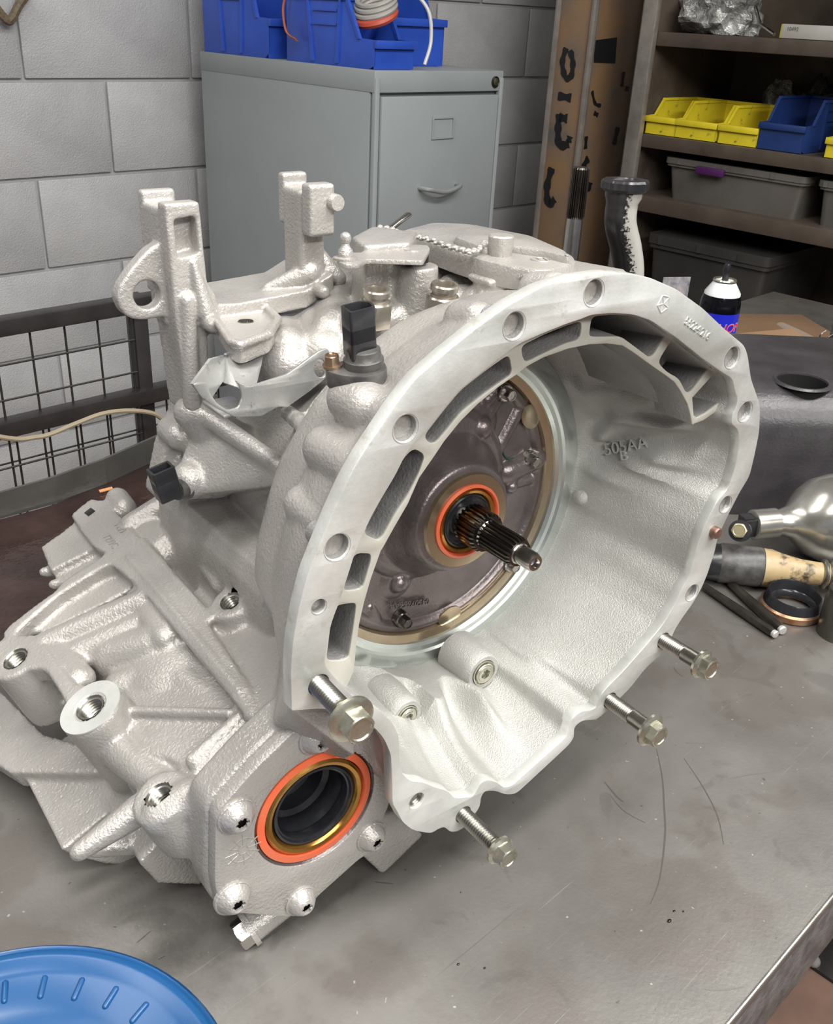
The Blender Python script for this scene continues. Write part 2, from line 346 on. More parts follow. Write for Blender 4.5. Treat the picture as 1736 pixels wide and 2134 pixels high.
fl_in = [(700, 1415), (676, 1385), (681, 1350), (691, 1300), (710, 1249), (728, 1193), (742, 1148), (762, 1103), (774, 1075), (798, 1034), (822, 996), (850, 940), (881, 909), (898, 888), (925, 854), (960, 812), (1012, 771), (1064, 730), (1085, 716), (1133, 695), (1180, 676), (1213, 665), (1232, 657), (1276, 653), (1320, 656), (1356, 668), (1411, 705), (1466, 749), (1503, 775), (1527, 790), (1532, 815), (1538, 833), (1534, 850), (1525, 868), (1525, 884), (1539, 896), (1541, 921), (1537, 950), (1532, 976), (1517, 1020), (1496, 1042), (1481, 1071), (1466, 1101), (1452, 1141), (1437, 1200), (1417, 1236), (1405, 1263), (1381, 1303), (1339, 1354), (1297, 1401), (1263, 1435), (1250, 1452), (1243, 1474), (1232, 1480), (1212, 1482), (1191, 1498), (1187, 1520), (1180, 1536), (1161, 1553), (1085, 1621), (1068, 1637), (1051, 1642), (1036, 1630), (1018, 1625), (1003, 1630), (994, 1648), (985, 1660), (948, 1664), (934, 1648), (904, 1640), (884, 1630), (856, 1628), (838, 1612), (834, 1581), (832, 1533), (819, 1508), (795, 1483), (765, 1462), (735, 1450)]
def o2(L_, z): return [tuple(Lz(q[0], q[1], z)[:2])+((q[2],) if len(q) > 2 else ()) for q in L_]
FO = [tuple(q[:2]) for q in rnd(o2(fl_out, H), .004, 3)]; FI = [tuple(q[:2]) for q in rnd(o2(fl_in, H), .004, 3)]
holes_px = [(845, 893, .0069), (1072, 679, .0069), (1238, 610, .0069), (703, 1140, .0069), (665, 1264, .0040), (1526, 745, .0066), (1553, 858, .0066), (1512, 1051, .0058), (1442, 1235, .0060), (869, 1669, .0055)]
bolts_px = [(665, 1428, .0062), (1272, 1460, .006), (1383, 1335, .006), (966, 1698, .006)]
HL = [(*Lz(a, b, H)[:2], r) for a, b, r in holes_px]; BL = [(*Lz(a, b, H)[:2], r) for a, b, r in bolts_px]
ftk = .009
part('bell_flange', plate_mesh(FO, [FI]+[circ(*q, 24) for q in HL]+[circ(x, y, r, 20) for x, y, r in BL], H-ftk, H, .0007), M_flange)
for x_, y_, r_ in HL[:-1]:
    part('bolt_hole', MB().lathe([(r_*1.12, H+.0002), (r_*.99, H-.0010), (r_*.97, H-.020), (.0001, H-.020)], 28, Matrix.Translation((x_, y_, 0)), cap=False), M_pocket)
def polar(poly):
    P = [V(q) for q in poly]; n = len(P)
    def f(th):
        d = V((math.cos(th), math.sin(th))); best = .15
        for i in range(n):
            a, b = P[i], P[(i+1) % n]; e = b-a; den = d.x*e.y-d.y*e.x
            if abs(den) < 1e-12: continue
            t = (a.x*e.y-a.y*e.x)/den; s_ = (a.x*d.y-a.y*d.x)/den
            if t > 0 and -1e-6 <= s_ <= 1+1e-6: best = t if best == .15 else max(best, t)
        return best
    return f
pin, pout = polar(FI), polar(FO)
NT = 480
RI = [pin(2*math.pi*i/NT) for i in range(NT)]; RO = [pout(2*math.pi*i/NT) for i in range(NT)]
def lk(A, th):
    x = (th/(2*math.pi)) % 1*NT; i = int(x) % NT; t = x-int(x); return A[i]*(1-t)+A[(i+1) % NT]*t
def angd(a, b): return abs((a-b+math.pi) % (2*math.pi)-math.pi)
def pexp(th):
    """how flat the bowl floor is: steep wall at the top and right, cone at lower right"""
    k = .5+.5*math.cos(max(-math.pi, min(math.pi, ((th-math.radians(-62)+math.pi) % (2*math.pi)-math.pi)*1.25)))
    return 4.2*(1-k)+1.55*k
R0 = .1185
def base_z(r, th):
    s_ = (r-R0)/max(.0015, lk(RI, th)-R0); s_ = max(0, min(1, s_)); return .001+(H-.0085)*s_**pexp(th)
def S(px, py):
    """point of the bowl surface under a pixel"""
    lo, hi = 0.0, H
    for _ in range(30):
        z = (lo+hi)/2; p = Lz(px, py, z); r = math.hypot(p.x, p.y)
        if base_z(r, math.atan2(p.y, p.x)) > z: lo = z
        else: hi = z
    return Lz(px, py, (lo+hi)/2)
bumps = []   # (p, q, radius, height)
def bmp(a, b, r, h): bumps.append((S(*a).xy, S(*b).xy, r, h*(.62 if a[1] < 1100 else 1)))
bmp((1255, 905), (1300, 862), .004, .006); bmp((1300, 862), (1430, 884), .005, .007); bmp((1260, 905), (1400, 878), .004, .006)
bmp((1262, 990), (1340, 968), .005, .006); bmp((1340, 968), (1400, 952), .005, .007); bmp((1400, 952), (1488, 950), .0045, .007); bmp((1488, 950), (1440, 1014), .006, .008)
bmp((1300, 845), (1306, 850), .008, .009)
bmp((1262, 990), (1214, 1050), .004, .003)
bmp((1085, 1402), (1125, 1360), .008, .012); bmp((1130, 1372), (1236, 1470), .008, .011)
bmp((880, 1488), (978, 1468), .006, .009); bmp((978, 1470), (1100, 1600), .006, .004); bmp((790, 1405), (850, 1400), .013, .013); bmp((800, 1430), (900, 1400), .010, .008)
bmp((830, 1540), (1010, 1640), .007, .006); bmp((990, 1440), (1060, 1600), .005, .006)
bmp((1190, 800), (1235, 850), .006, .005)
def bowl_z(x, y):
    r = math.hypot(x, y); th = math.atan2(y, x); z = base_z(r, th); p = V((x, y)); fade = max(0, min(1, (r-R0)/.006))*max(0, min(1, (lk(RI, th)-r)/.008))
    dz = 0
    for a, b, rr, h in bumps:
        e = b-a; t = max(0, min(1, (p-a).dot(e)/max(1e-9, e.length_squared))); d = (p-a-e*t).length
        if d < 3*rr: dz += h*math.exp(-(d/rr)**2*1.1)
    # shallow dish with a raised edge on the right of the bowl, casting waviness
    dz += .0012*noise.noise(V((x*28, y*28, 3)))
    return z+dz*fade
NR = 110
vs = []; fs = []
SS = [0]+[((k/NR)) for k in range(1, NR+1)]
for i in range(NT):
    th = 2*math.pi*i/NT; ri = RI[i]
    for k, s_ in enumerate(SS):
        s2 = 1-(1-s_)**1.8
        r = R0+(ri-R0)*s2; x, y = r*math.cos(th), r*math.sin(th); bz = base_z(r, th); dz = bowl_z(x, y)-bz; sl = (base_z(min(ri, r+.0004), th)-base_z(max(R0, r-.0004), th))/.0008; kn = 1/math.sqrt(1+sl*sl)
        rr = max(R0*.999, r-dz*sl*kn*min(1, (r-R0)/.004)) if 0 < k < NR else r
        vs.append((rr*math.cos(th), rr*math.sin(th), bz+dz*kn))
n_ = len(SS)
for i in range(NT):
    j = (i+1) % NT
    for k in range(n_-1): fs.append((i*n_+k, i*n_+k+1, j*n_+k+1, j*n_+k))
mb = MB(); mb.add(vs, fs)
me = mb.mesh(False); 
for p in me.polygons: p.use_smooth = True
part('bell_bowl', me, M_bowl, 50)
# raised stampings in the bowl
def on_plane(px, py, px2, py2, px3, py3, surf):
    a, b, c = surf(px, py), surf(px2, py2), surf(px3, py3); x = (b-a).normalized(); n = x.cross(c-a).normalized()
    return a, x, n.cross(x), n
pc = S(1310, 930); tb = V((1, .05, 0)).normalized(); pr, pl_ = S(1365, 917), S(1255, 938); tb = (pr-pl_).normalized(); tn = tb.cross(S(1310, 915)-S(1310, 955)); tn = tn*(1 if tn.z > 0 else -1); tn = (tn-tb*tn.dot(tb)).normalized(); ty = tn.cross(tb)
wd_ = (pr-pl_).length
pc = pc+tn*max(0, bowl_z(pc.x, pc.y)-pc.z)*.9; part('casting_mark', text_mesh('505AA', wd_*.29, .0015, frame(pc+tn*.0015, tb, ty, tn)), M_bowl)
pb = S(1312, 949); pb = pb+tn*max(0, bowl_z(pb.x, pb.y)-pb.z)*.9; part('casting_mark', text_mesh('B', wd_*.24, .0012, frame(pb+tn*.0015, tb, ty, tn)), M_bowl)
# ball stop beside the bore, socket plugs and their bosses
p = S(1208, 1034); part('stop_pin', MB().ell(p+V((0, 0, .002)), (.0062, .0062, .0065)), M_bowl)
for (a, b, r, fr) in (((1008, 1402), (980, 1358), .0135, .0100), ((849, 1492), (836, 1462), .0115, .0082)):
    s0 = S(*a); z1 = s0.z+.012; c = Lz(a[0], a[1], z1); cc = V((c.x, c.y, 0))
    part('plug_boss', MB().lathe([(r*1.25, s0.z-.02), (r*1.12, z1-.008), (r*1.03, z1-.001), (r*.97, z1), (fr*1.02, z1), (fr*1.0, z1-.004), (.0001, z1-.004)], 40, Matrix.Translation(cc)), M_bowl)
    pg = part('socket_plug', MB().lathe([(fr*.98, z1-.006), (fr*.98, z1+.001), (fr*.9, z1+.001), (fr*.9, z1-.0006), (fr*.8, z1-.0006), (fr*.8, z1+.0014), (fr*.74, z1+.002), (fr*.48, z1+.002), (fr*.42, z1+.001), (fr*.42, z1-.003), (.0001, z1-.003)], 36, Matrix.Translation(cc)), M_zinc)
    part('hex_socket', plate_mesh(circ(c.x, c.y, fr*.62, 24), [[(c.x+a_, c.y+b_) for a_, b_ in hexp(fr*.40, 6, .3)]], z1+.0005, z1+.0024, .0002), M_zinc, parent=pg)
# ---- inner lattice rim
ZL = H-.013
la = [(700, 1420), (681, 1350), (691, 1300), (710, 1249), (728, 1193), (742, 1148), (762, 1103), (798, 1034), (822, 996), (850, 940), (881, 909), (898, 888), (925, 854), (960, 812), (1012, 771), (1064, 730), (1085, 716), (1133, 695), (1180, 676), (1213, 665), (1232, 657), (1276, 653), (1320, 656), (1356, 668), (1411, 705), (1466, 749), (1488, 771)]
def outw(L_, k, z=ZL):
    out = []
    for q in L_:
        p = Lz(q[0], q[1], z).xy; out.append(tuple(p*(1+k/p.length)))
    return out
lat_in = [(714, 1444), (726, 1425), (738, 1397), (743, 1345), (749, 1300), (759, 1256), (773, 1207), (794, 1148), (801, 1137), (822, 1099), (850, 1051), (874, 996), (908, 947), (926, 920), (960, 878), (995, 843), (1040, 806), (1078, 780), (1098, 764), (1133, 745), (1184, 727), (1228, 718), (1265, 716), (1298, 720), (1320, 734), (1356, 760), (1393, 786), (1407, 797), (1419, 815), (1433, 841), (1440, 866), (1443, 885), (1466, 876), (1488, 861), (1498, 850), (1501, 866), (1514, 855), (1521, 843), (1528, 822)]
LI = o2(lat_in, ZL); LO = outw(la, .0065)+[tuple(Lz(1492, 775, ZL).xy)]
LO[0] = tuple(Lz(694, 1432, ZL).xy)
ho = [[(718, 1259), (743, 1256), (741, 1277), (728, 1370), (714, 1377), (680, 1378), (690, 1298), (703, 1262)],
      [(739, 1153), (773, 1154), (773, 1169), (756, 1228), (714, 1233), (728, 1190)],
      [(757, 1113), (788, 1127), (798, 1118), (824, 1070), (850, 1033), (874, 985), (884, 955), (882, 946), (863, 934), (842, 954), (820, 998), (797, 1036), (776, 1074)],
      [(882, 911), (903, 929), (926, 902), (960, 860), (1012, 819), (1063, 783), (1067, 772), (1062, 738), (1012, 773), (960, 814), (925, 856)],
      [(1085, 722), (1093, 757), (1133, 737), (1180, 715), (1209, 708), (1214, 668), (1180, 679), (1133, 698)],
      [(1233, 660), (1228, 700), (1240, 702), (1294, 701), (1320, 720), (1352, 744), (1362, 741), (1389, 696), (1356, 672), (1320, 658), (1276, 656)],
      [(1399, 709), (1371, 755), (1390, 775), (1415, 789), (1430, 818), (1441, 817), (1477, 767), (1473, 758), (1430, 727)],
      [(1524, 802), (1524, 818), (1470, 862), (1453, 871), (1446, 866), (1443, 832), (1455, 815), (1489, 777), (1510, 788)]]
HO = [rnd([tuple(Lz(a, b, ZL).xy) for a, b in h], .004, 3) for h in ho[:-1]]
lat_outer = LO+[tuple(Lz(*q, ZL).xy) for q in [(1443, 829), (1446, 866), (1453, 871), (1470, 862), (1525, 819)]]+list(reversed(LI))
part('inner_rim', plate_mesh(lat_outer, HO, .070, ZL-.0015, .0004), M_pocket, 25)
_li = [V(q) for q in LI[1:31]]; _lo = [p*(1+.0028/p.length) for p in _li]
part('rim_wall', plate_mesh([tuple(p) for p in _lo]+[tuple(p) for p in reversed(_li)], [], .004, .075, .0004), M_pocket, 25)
part('rim_face', plate_mesh(lat_outer, HO, ZL-.0018, ZL, .0004), M_latt, 25)
# lower right crescent of the rim
c_in = [(1428, 1125), (1424, 1151), (1398, 1210), (1373, 1265), (1339, 1329), (1305, 1388), (1271, 1428)]
c_out = [(1282, 1424), (1330, 1378), (1362, 1345), (1400, 1296), (1425, 1240), (1446, 1195), (1455, 1145), (1462, 1112)]
ch = [[(1444, 1112), (1450, 1130), (1438, 1152), (1430, 1148), (1432, 1126)], [(1424, 1158), (1432, 1157), (1446, 1172), (1438, 1200), (1420, 1210), (1403, 1212), (1412, 1186)], [(1395, 1233), (1403, 1233), (1414, 1240), (1402, 1262), (1385, 1292), (1372, 1290), (1383, 1258)], [(1362, 1300), (1378, 1296), (1372, 1312), (1358, 1306)], [(1350, 1324), (1352, 1334), (1330, 1364), (1306, 1392), (1330, 1352)]]
part('inner_rim', plate_mesh([tuple(Lz(*q, ZL).xy) for q in c_in+c_out], [rnd([tuple(Lz(*q, ZL).xy) for q in h], .002, 3) for h in ch], ZL-.03, ZL, .0004), M_latt, 25)
# ---- bore rings
part('bore_ring', MB().lathe([(.1285, -.004), (.1260, .0030), (.1200, .0052), (.1120, .0052), (.1105, .0035), (.1075, .0030), (.1052, .0010), (.1052, -.012)], 160, cap=False), M_ring, 25)
part('snap_ring', MB().lathe([(.1052, -.004), (.1052, -.0012), (.1000, -.0030), (.0985, -.0060), (.0985, -.016)], 160, cap=False), M_gold, 25)
# ---- oil pump
pump_o = part('oil_pump', MB().lathe([(.0986, -.03), (.0986, -.0095), (.0970, -.0075), (.0001, -.0075)], 128), M_pump, 30)
hc = Lz(972, 1085, .028)
mbp = MB()
def P0(px, py, z=-.006): return Lz(px, py, z)
mbp.lathe([(.058, -.014), (.0545, -.002), (.050, .004), (.044, .014), (.0405, .022), (.038, .0262), (.0350, .0268), (.0001, .0268)], 96, Matrix.Translation((hc.x-.001, hc.y+.001, 0)))
mbp.lathe([(.066, -.012), (.064, -.004), (.058, .000), (.03, .002), (.0001, .002)], 64, Matrix.Translation((hc.x-.006, hc.y+.008, 0)))
for a, r, h in (((998, 889), .0088, .008), ((828, 1212), .0075, .006), ((1062, 1012), .0055, .006)):
    q = P0(*a); mbp.sph((q.x, q.y, -.006+h*.2), r); mbp.ell((q.x, q.y, -.009), (r*2.1, r*2.1, r*.55))
for a, b, r in (((1090, 845), (1035, 950), .006), ((1045, 830), (985, 925), .005), ((1060, 985), (1120, 955), .010), ((1070, 1010), (1130, 995), .005), ((845, 1140), (860, 1160), .012), ((1020, 835), (1040, 812), .006), ((985, 905), (950, 950), .009), ((815, 1195), (790, 1175), .005), ((775, 1270), (790, 1290), .004), ((980, 1265), (1090, 1180), .004)):
    p_, q_ = P0(*a), P0(*b); mbp.caps((p_.x, p_.y, -.0095), (q_.x, q_.y, -.0095), r, r*.9)
mbp.lathe([(.0985, -.02), (.0985, -.005), (.0935, -.003), (.0905, -.006), (.088, -.02)], 128, closed=True)
mbp.lathe([(.0986, -.025), (.0986, -.008), (.0001, -.008)], 128)
me = voxel(mbp.mesh(), .0011, 4)
part('pump_cover', me, M_pump, 60, pump_o)
for a, b in (((1104, 868), 1.1), ((936, 1283), -1.2)):
    q = P0(*a, -.004); r = .0105
    th = math.atan2(q.y, q.x); pts = [(r*.75*math.cos(t)+q.x, r*math.sin(t)+q.y) for t in [2*math.pi*k/28 for k in range(28)]]
    part('window', plate_mesh(circ(q.x, q.y, r*1.0, 28, r*.72, th+math.pi/2), [], -.0045, -.0028, .0004), M_gold, parent=pump_o)
for a in ((1060, 822), (1113, 962), (845, 1296), (1070, 1180)):
    q = P0(*a, .001); mb = MB(); mb.lathe([(.0062, -.009), (.0062, -.0035), (.0055, -.0026), (.0040, -.0026)], 24, Matrix.Translation((q.x, q.y, .002)), closed=False)
    hexhead(mb, .0043, .006, Matrix.Translation((q.x, q.y, -.001)), True); part('pump_bolt', mb, M_steel if a[0] > 1000 else M_spline, parent=pump_o)
ct, cb_ = P0(905, 1252, -.004), P0(805, 1252, -.004); tb2 = (P0(805, 1262, -.004)-P0(900, 1250, -.004)).normalized()
part('casting_mark', text_mesh('04507656AA', .0068, .0007, frame(P0(853, 1257, -.0045), tb2, V((0, 0, 1)).cross(tb2), V((0, 0, 1)))), M_pump, parent=pump_o)
M_green = mk('green_marker', (.02, .07, .055), None, rough=.6)
arc = [P0(1062+14*math.cos(t), 935+22*math.sin(t), -.0065) for t in [math.radians(k) for k in range(60, 300, 24)]]
part('paint_mark', MB().tube(arc, .0006, 6), M_green, parent=pump_o)
# ---- shaft seal and input shaft
HT = Matrix.Translation((hc.x, hc.y, 0))
sl = part('shaft_seal', MB().lathe([(0.0347, .0262), (0.0334, .0290), (0.0268, .0290), (0.0266, .026)], 96, HT, cap=False), M_gold, 25)
part('sealer_ring', MB().lathe([(0.0267, .027), (0.0266, .0302), (0.0247, .0312), (0.0238, .0300), (0.0236, .027)], 96, HT, cap=False), M_seal_or, 40, sl)
part('seal_case', MB().lathe([(0.0234, .024), (0.0233, .0288), (0.0223, .0302), (0.0205, .0298), (0.0188, .0272), (0.0180, .024)], 96, HT, cap=False), M_seal_gold, 40, sl)
part('seal_lip', MB().lathe([(0.0195, .0268), (0.0192, .0290), (0.0182, .0296), (0.0174, .0284), (0.0165, .0276), (0.0140, .0273), (0.0120, .0276), (0.0107, .0270)], 96, HT, cap=False), M_rubber, 40, sl)
tip = Lz(1116, 1174, .098); ax = (tip-hc).normalized(); SM = fz(hc, ax); LS = (tip-hc).length
sh = part('input_shaft', MB().lathe([(.0118, -.02), (.0118, .006), (.0122, .008), (.0122, LS*.30), (.0116, LS*.315), (.0100, LS*.33), (.0094, LS*.34), (.0085, LS*.36), (.0085, LS*.74), (.0078, LS*.78), (.0062, LS*.80), (.0062, LS*.965), (.0052, LS), (.0036, LS), (.0034, LS-.004), (.0001, LS-.006)], 48, SM), M_steel, 30)
def splines(r0, r1, n, za, zb, ch):
    mb = MB(); per = 6; k = n*per; rings = []
    for z, f in ((za, 1), (zb-ch, 1), (zb, 0)):
        ring = []
        for i in range(k):
            t = (i % per)/per; rr = r1 if t < .34 else (r0 if .5 <= t < .84 else (r0+r1)/2)
            if f == 0: rr = min(rr, r0*1.01)
            a = 2*math.pi*i/k; ring.append((rr*math.cos(a), rr*math.sin(a), z))
        rings.append(ring)
    vs = [q for g in rings for q in g]; fs = [(g*k+i, g*k+(i+1) % k, (g+1)*k+(i+1) % k, (g+1)*k+i) for g in range(2) for i in range(k)]+[tuple(reversed(range(k))), tuple(2*k+i for i in range(k))]
    return mb.add(vs, fs, SM)
part('spline_collar', splines(.0122, .0138, 24, .004, LS*.335, .0025), M_spline, 25, sh)
part('spline_collar', splines(.0086, .0100, 20, LS*.34, LS*.79, .003), M_spline, 25, sh)
# ---- outer case
cs = MB()
# bell shell, a closed ring of outer and inner profiles
vs = []; fs = []; n2 = 180; prof_n = None
for i in range(n2):
    th = 2*math.pi*i/n2; ro, ri = lk(RO, th), lk(RI, th); c, s_ = math.cos(th), math.sin(th)
    def inner(z):   # radius of the bowl at height z
        return R0+(ri-R0)*(max(0, min(1, (z-.001)/(H-.0085))))**(1/pexp(th))
    deg = math.degrees(th)
    o_ = [(ro-.002, H-.004), (ro-.003, H-.010), (min(ro-.010, .170), H-.022), (.166, .075), (.160, .056), (.142, .046), (.1295, .020), (.1265, -.015)]
    _pz = [z for r, z in o_]; _o = []
    for z in [H-.004, H-.010, H-.022, .085, .080, .075, .070, .065, .060, .056, .050, .044, .038, .032, .026, .022, .016, .010, .004, -.002, -.008, -.015]:
        for k in range(len(o_)-1):
            if o_[k][1] >= z >= o_[k+1][1]:
                t = (o_[k][1]-z)/(o_[k][1]-o_[k+1][1]); rr = o_[k][0]*(1-t)+o_[k+1][0]*t; break
        _o.append((max(rr, inner(z)+.0062), z))
    o_ = _o
    i_ = [(R0+.002, -.015), (R0+.002, -.004)]+[(inner(z)+.0030, z-.003) for z in (.003, .006, .010, .015, .021, .028, .036, .045, .055, .065, .075, .085, .093, .100)]+[(ri+.0015, H-.006)]
    pr = o_+i_; prof_n = len(pr)
    vs += [(r*c, r*s_, z) for r, z in pr]
for i in range(n2):
    j = (i+1) % n2
    for k in range(prof_n): k2 = (k+1) % prof_n; fs.append((i*prof_n+k, j*prof_n+k, j*prof_n+k2, i*prof_n+k2))
cs.add(vs, fs)
for hi_, (x, y, r) in enumerate(HL[:3]+HL[5:7]):
    if hi_ in (1, 2):
        d = V((x, y)); k = d.normalized(); cs.caps((x-k.x*.004, y-k.y*.004, H-.030), (x-k.x*.008, y-k.y*.008, .070), .0095, .0105); continue
    d = V((x, y)); k = d.normalized()
    cs.caps((x, y, H-.034), (x, y, .066), .0135, .0135); cs.caps((x-k.x*.012, y-k.y*.012, H-.020), (x-k.x*.014, y-k.y*.014, .064), .016, .017)
# extra lump between the two upper-left holes, and a shelf web
for a, zz, r in (((770, 838), .07, .0125), ((700, 950), .07, .0135), ((650, 1080), .07, .011)):
    q = Lz(*a, .085); k = q.xy.normalized(); cs.caps((q.x-k.x*r*.6, q.y-k.y*r*.6, .098), (q.x-k.x*r*.8, q.y-k.y*r*.8, .062), r)
q = Lz(850, 770, .07); k = q.xy.normalized(); cs.caps((q.x-k.x*.01, q.y-k.y*.01, .10), (q.x-k.x*.014, q.y-k.y*.014, .066), .006)
# main body
cs.lathe([(.129, .03), (.129, -.004), (.126, -.06), (.124, -.24), (.10, -.25), (.09, -.25)][:0] or [(.1285, -.016), (.122, -.022), (.108, -.030), (.105, -.06), (.102, -.125), (.09, -.135)], 72)
def ncyl(px, py, y0, y1, z, r1, r2=None): pass
def up(x, z, y0, y1, r1, r2=None): cs.cyl((x, y0, z), (x, y1, z), r1, r2 or r1, 28)
# wide neck of the body toward the viewer's left and the valve deck on top
cs.box((.045, .080, -.085), (.17, .07, .13), None, .02)
dk = [Ly(*q, .150) for q in [(735, 500), (800, 470), (1000, 470), (1150, 560), (1180, 600)]]
cs.box((.055, .12, -.115), (.11, .05, .09), None, .01)
cs.box((.105, .12, -.06), (.08, .06, .09), None, .012)
lp = Ly(868, 545, .160); cs.cyl((lp.x, .09, lp.z), (lp.x, .158, lp.z), .017, .0145)
cs.caps((lp.x, .125, lp.z), (lp.x-.06, .120, lp.z-.01), .012); cs.caps((lp.x, .135, lp.z), (lp.x+.10, .132, lp.z+.02), .009)
for a, yy, r in (((779, 672), .124, .013), ((918, 660), .126, .013)):
    q = Ly(*a, yy); cs.cyl((q.x, .06, q.z), (q.x, yy+.004, q.z), r*1.1, r*.95)
    cs.caps((q.x, yy-.016, q.z), (q.x+.02, yy-.02, q.z-.05), r*.8)
for a, b, yy, r in (((800, 650), (870, 610), .120, .011), ((700, 620), (840, 560), .128, .008), ((860, 680), (960, 620), .118, .014), ((940, 600), (1060, 600), .135, .010), ((1000, 640), (1080, 620), .130, .016), ((700, 690), (700, 620), .118, .016), ((960, 540), (1040, 600), .140, .008), ((1000, 560), (1080, 640), .135, .008), ((900, 520), (1010, 555), .150, .006), ((640, 700), (600, 760), .10, .018), ((680, 740), (640, 640), .105, .020), ((590, 700), (560, 760), .09, .02), ((1090, 560), (1120, 600), .145, .008)):
    p_, q_ = Ly(*a, yy), Ly(*b, yy); cs.caps(p_, q_, r)
q = Ly(730, 640, .135); cs.cyl((q.x, .07, q.z), (q.x+.0, .132, q.z+.01), .015, .010)
q = Ly(1037, 575, .152); cs.cyl((q.x, .08, q.z), (q.x, .152, q.z), .017, .015); cs.box((q.x, .151, q.z), (.034, .005, .026), None, .002)
q = Ly(985, 540, .150); cs.box((q.x, .152, q.z), (.017, .022, .017), None, .003)
# side details
# dark recess block and deck front wall
bl = [Ly(*q_, .172) for q_ in [(733, 492), (775, 470), (870, 482), (855, 505), (760, 512)]]
cs.skin(bl, [V((q_.x, .10, q_.z)) for q_ in bl])
# upper right shoulder behind the flange top
shd = [Ly(*q_, .158) for q_ in [(1135, 590), (1150, 555), (1190, 540), (1300, 560), (1340, 590), (1250, 640)]]
cs.skin(shd, [V((q_.x, .07, q_.z)) for q_ in shd])
sh2 = [Ly(*q_, .143) for q_ in [(975, 620), (1010, 600), (1100, 600), (1090, 640), (1000, 650)]]
cs.skin(sh2, [V((q_.x, .07, q_.z)) for q_ in sh2])
# ---- differential housing, traced on the tilted upper face
def FR(d=0): return frame(N2*d, U2, Z3.cross(U2)*-1 if False else Z3, N2)   # x=U2, y=z axis, z=N2 (left handed fixed below)
def f2(px, py, d=.002): q = Fp(px, py, d); return (q.dot(U2), -q.z)
FM = frame(V((0, 0, 0)), U2, -Z3, N2)      # right handed: U2 x (-Z) = N2
def fpl(pts, d, depth, holes=(), bev=.0012, r=.003):
    me = plate_mesh(rnd([f2(a, b, d) for a, b in pts], r), [circ(*f2(hx, hy, d), hr, 24) for hx, hy, hr in holes], d-depth, d, bev, FM); cs.me(me)
T_px = [(146, 1072), (187, 1038), (212, 1041), (258, 1083), (296, 1128), (330, 1165), (430, 1293), (520, 1430), (562, 1530), (512, 1492), (460, 1425), (380, 1330), (300, 1235), (268, 1205), (232, 1175), (206, 1185), (118, 1240), (60, 1290), (36, 1312), (33, 1326), (22, 1334), (5, 1332), (6, 1316), (20, 1300), (70, 1262), (112, 1232), (128, 1213), (150, 1196), (212, 1158), (217, 1150), (200, 1143), (183, 1127), (181, 1122), (160, 1095)]
fpl(T_px, .002, .014)
st_px = [(-20, 1385), (-28, 1362), (-8, 1336), (31, 1324), (69, 1321), (90, 1338), (117, 1380), (152, 1421), (180, 1428), (214, 1415), (242, 1428), (250, 1452), (242, 1476), (214, 1507), (180, 1526), (149, 1527), (131, 1513), (127, 1493), (135, 1466), (121, 1438), (97, 1402), (86, 1392), (52, 1395), (21, 1412), (0, 1415)]
fpl(st_px, .002, .016, [(32, 1372, .0082), (188, 1474, .0085)])
def tubeboss(px, py, d, ro, ri, L_, r2=None):
    q = Fp(px, py, d); M_ = frame(q, U2, -Z3, N2)
    cs.lathe([(ri, 0), (ro-.0012, 0), (ro, -.0012), (r2 or ro*1.08, -L_), (ri, -L_)], 36, M_, closed=True); cs.lathe([(r2 or ro*1.08, -L_-.01), (r2 or ro*1.08, -L_+.004)], 30, M_)
    return q, M_
bosses = []
for a in ((32, 1372, .002, .0185, .0082, .045, .0215), (188, 1474, .002, .0215, .0088, .075, .024), (332, 1659, -.012, .0185, .0080, .03, .020), (480, 1252, .002, .0158, .0068, .055, .030)):
    bosses.append(tubeboss(*a)+(a,))
# strap between bosses sinks into ribs; lower floor of the housing
def fbox(px1, py1, px2, py2, d, w_, dep):
    a, b = Fp(px1, py1, d), Fp(px2, py2, d); e = (b-a); L_ = e.length; M_ = frame((a+b)/2-N2*(dep/2), e.normalized(), N2.cross(e).normalized(), N2); cs.box((0, 0, 0), (L_, w_, dep), M_, min(w_*.3, .003))
def fcap(px1, py1, px2, py2, d, r, r2=None, dn=0): cs.caps(Fp(px1, py1, d)-N2*dn, Fp(px2, py2, d)-N2*dn, r, r2)
# floor slabs
def fslab(pts, d, depth): q = [Fp(a, b, d) for a, b in pts]; cs.skin(q, [p-N2*depth for p in q])
fslab([(20, 1325), (60, 1290), (118, 1240), (240, 1170), (300, 1235), (460, 1425), (560, 1545), (430, 1700), (250, 1560), (120, 1460)], -.040, .12)
fslab([(240, 1150), (292, 1125), (348, 1050), (520, 1000), (640, 1000), (640, 1300), (610, 1500), (560, 1530), (430, 1300)], -.050, .06)
fcap(100, 1345, 305, 1252, -.008, .011, .010); fcap(130, 1385, 330, 1290, -.016, .013, .012); fcap(110, 1350, 170, 1415, -.01, .010)
fcap(290, 1250, 345, 1330, -.012, .010)
cs.ell((0, 0, 0), (.034, .042, .014), frame(Fp(345, 1385, -.026), U2, -Z3, N2)); fcap(240, 1370, 330, 1350, -.022, .016, .018); fcap(380, 1420, 460, 1470, -.03, .016, .012)
fcap(330, 1410, 260, 1440, -.03, .016)
# roof of the long upper pocket
fslab([(33, 1316), (118, 1238), (225, 1176), (250, 1195), (275, 1225), (230, 1250), (90, 1318)], -.010, .05)
# small stepped block left of the T plate with two studs
fslab([(84, 1140), (152, 1090), (183, 1125), (200, 1142), (105, 1190)], -.004, .03)
fslab([(105, 1190), (200, 1150), (212, 1166), (130, 1218)], -.010, .03)
for a in ((92, 1192), (112, 1218)): q = Fp(*a, -.012); cs.caps(q, q+V((.012, 0, .006)), .0042)
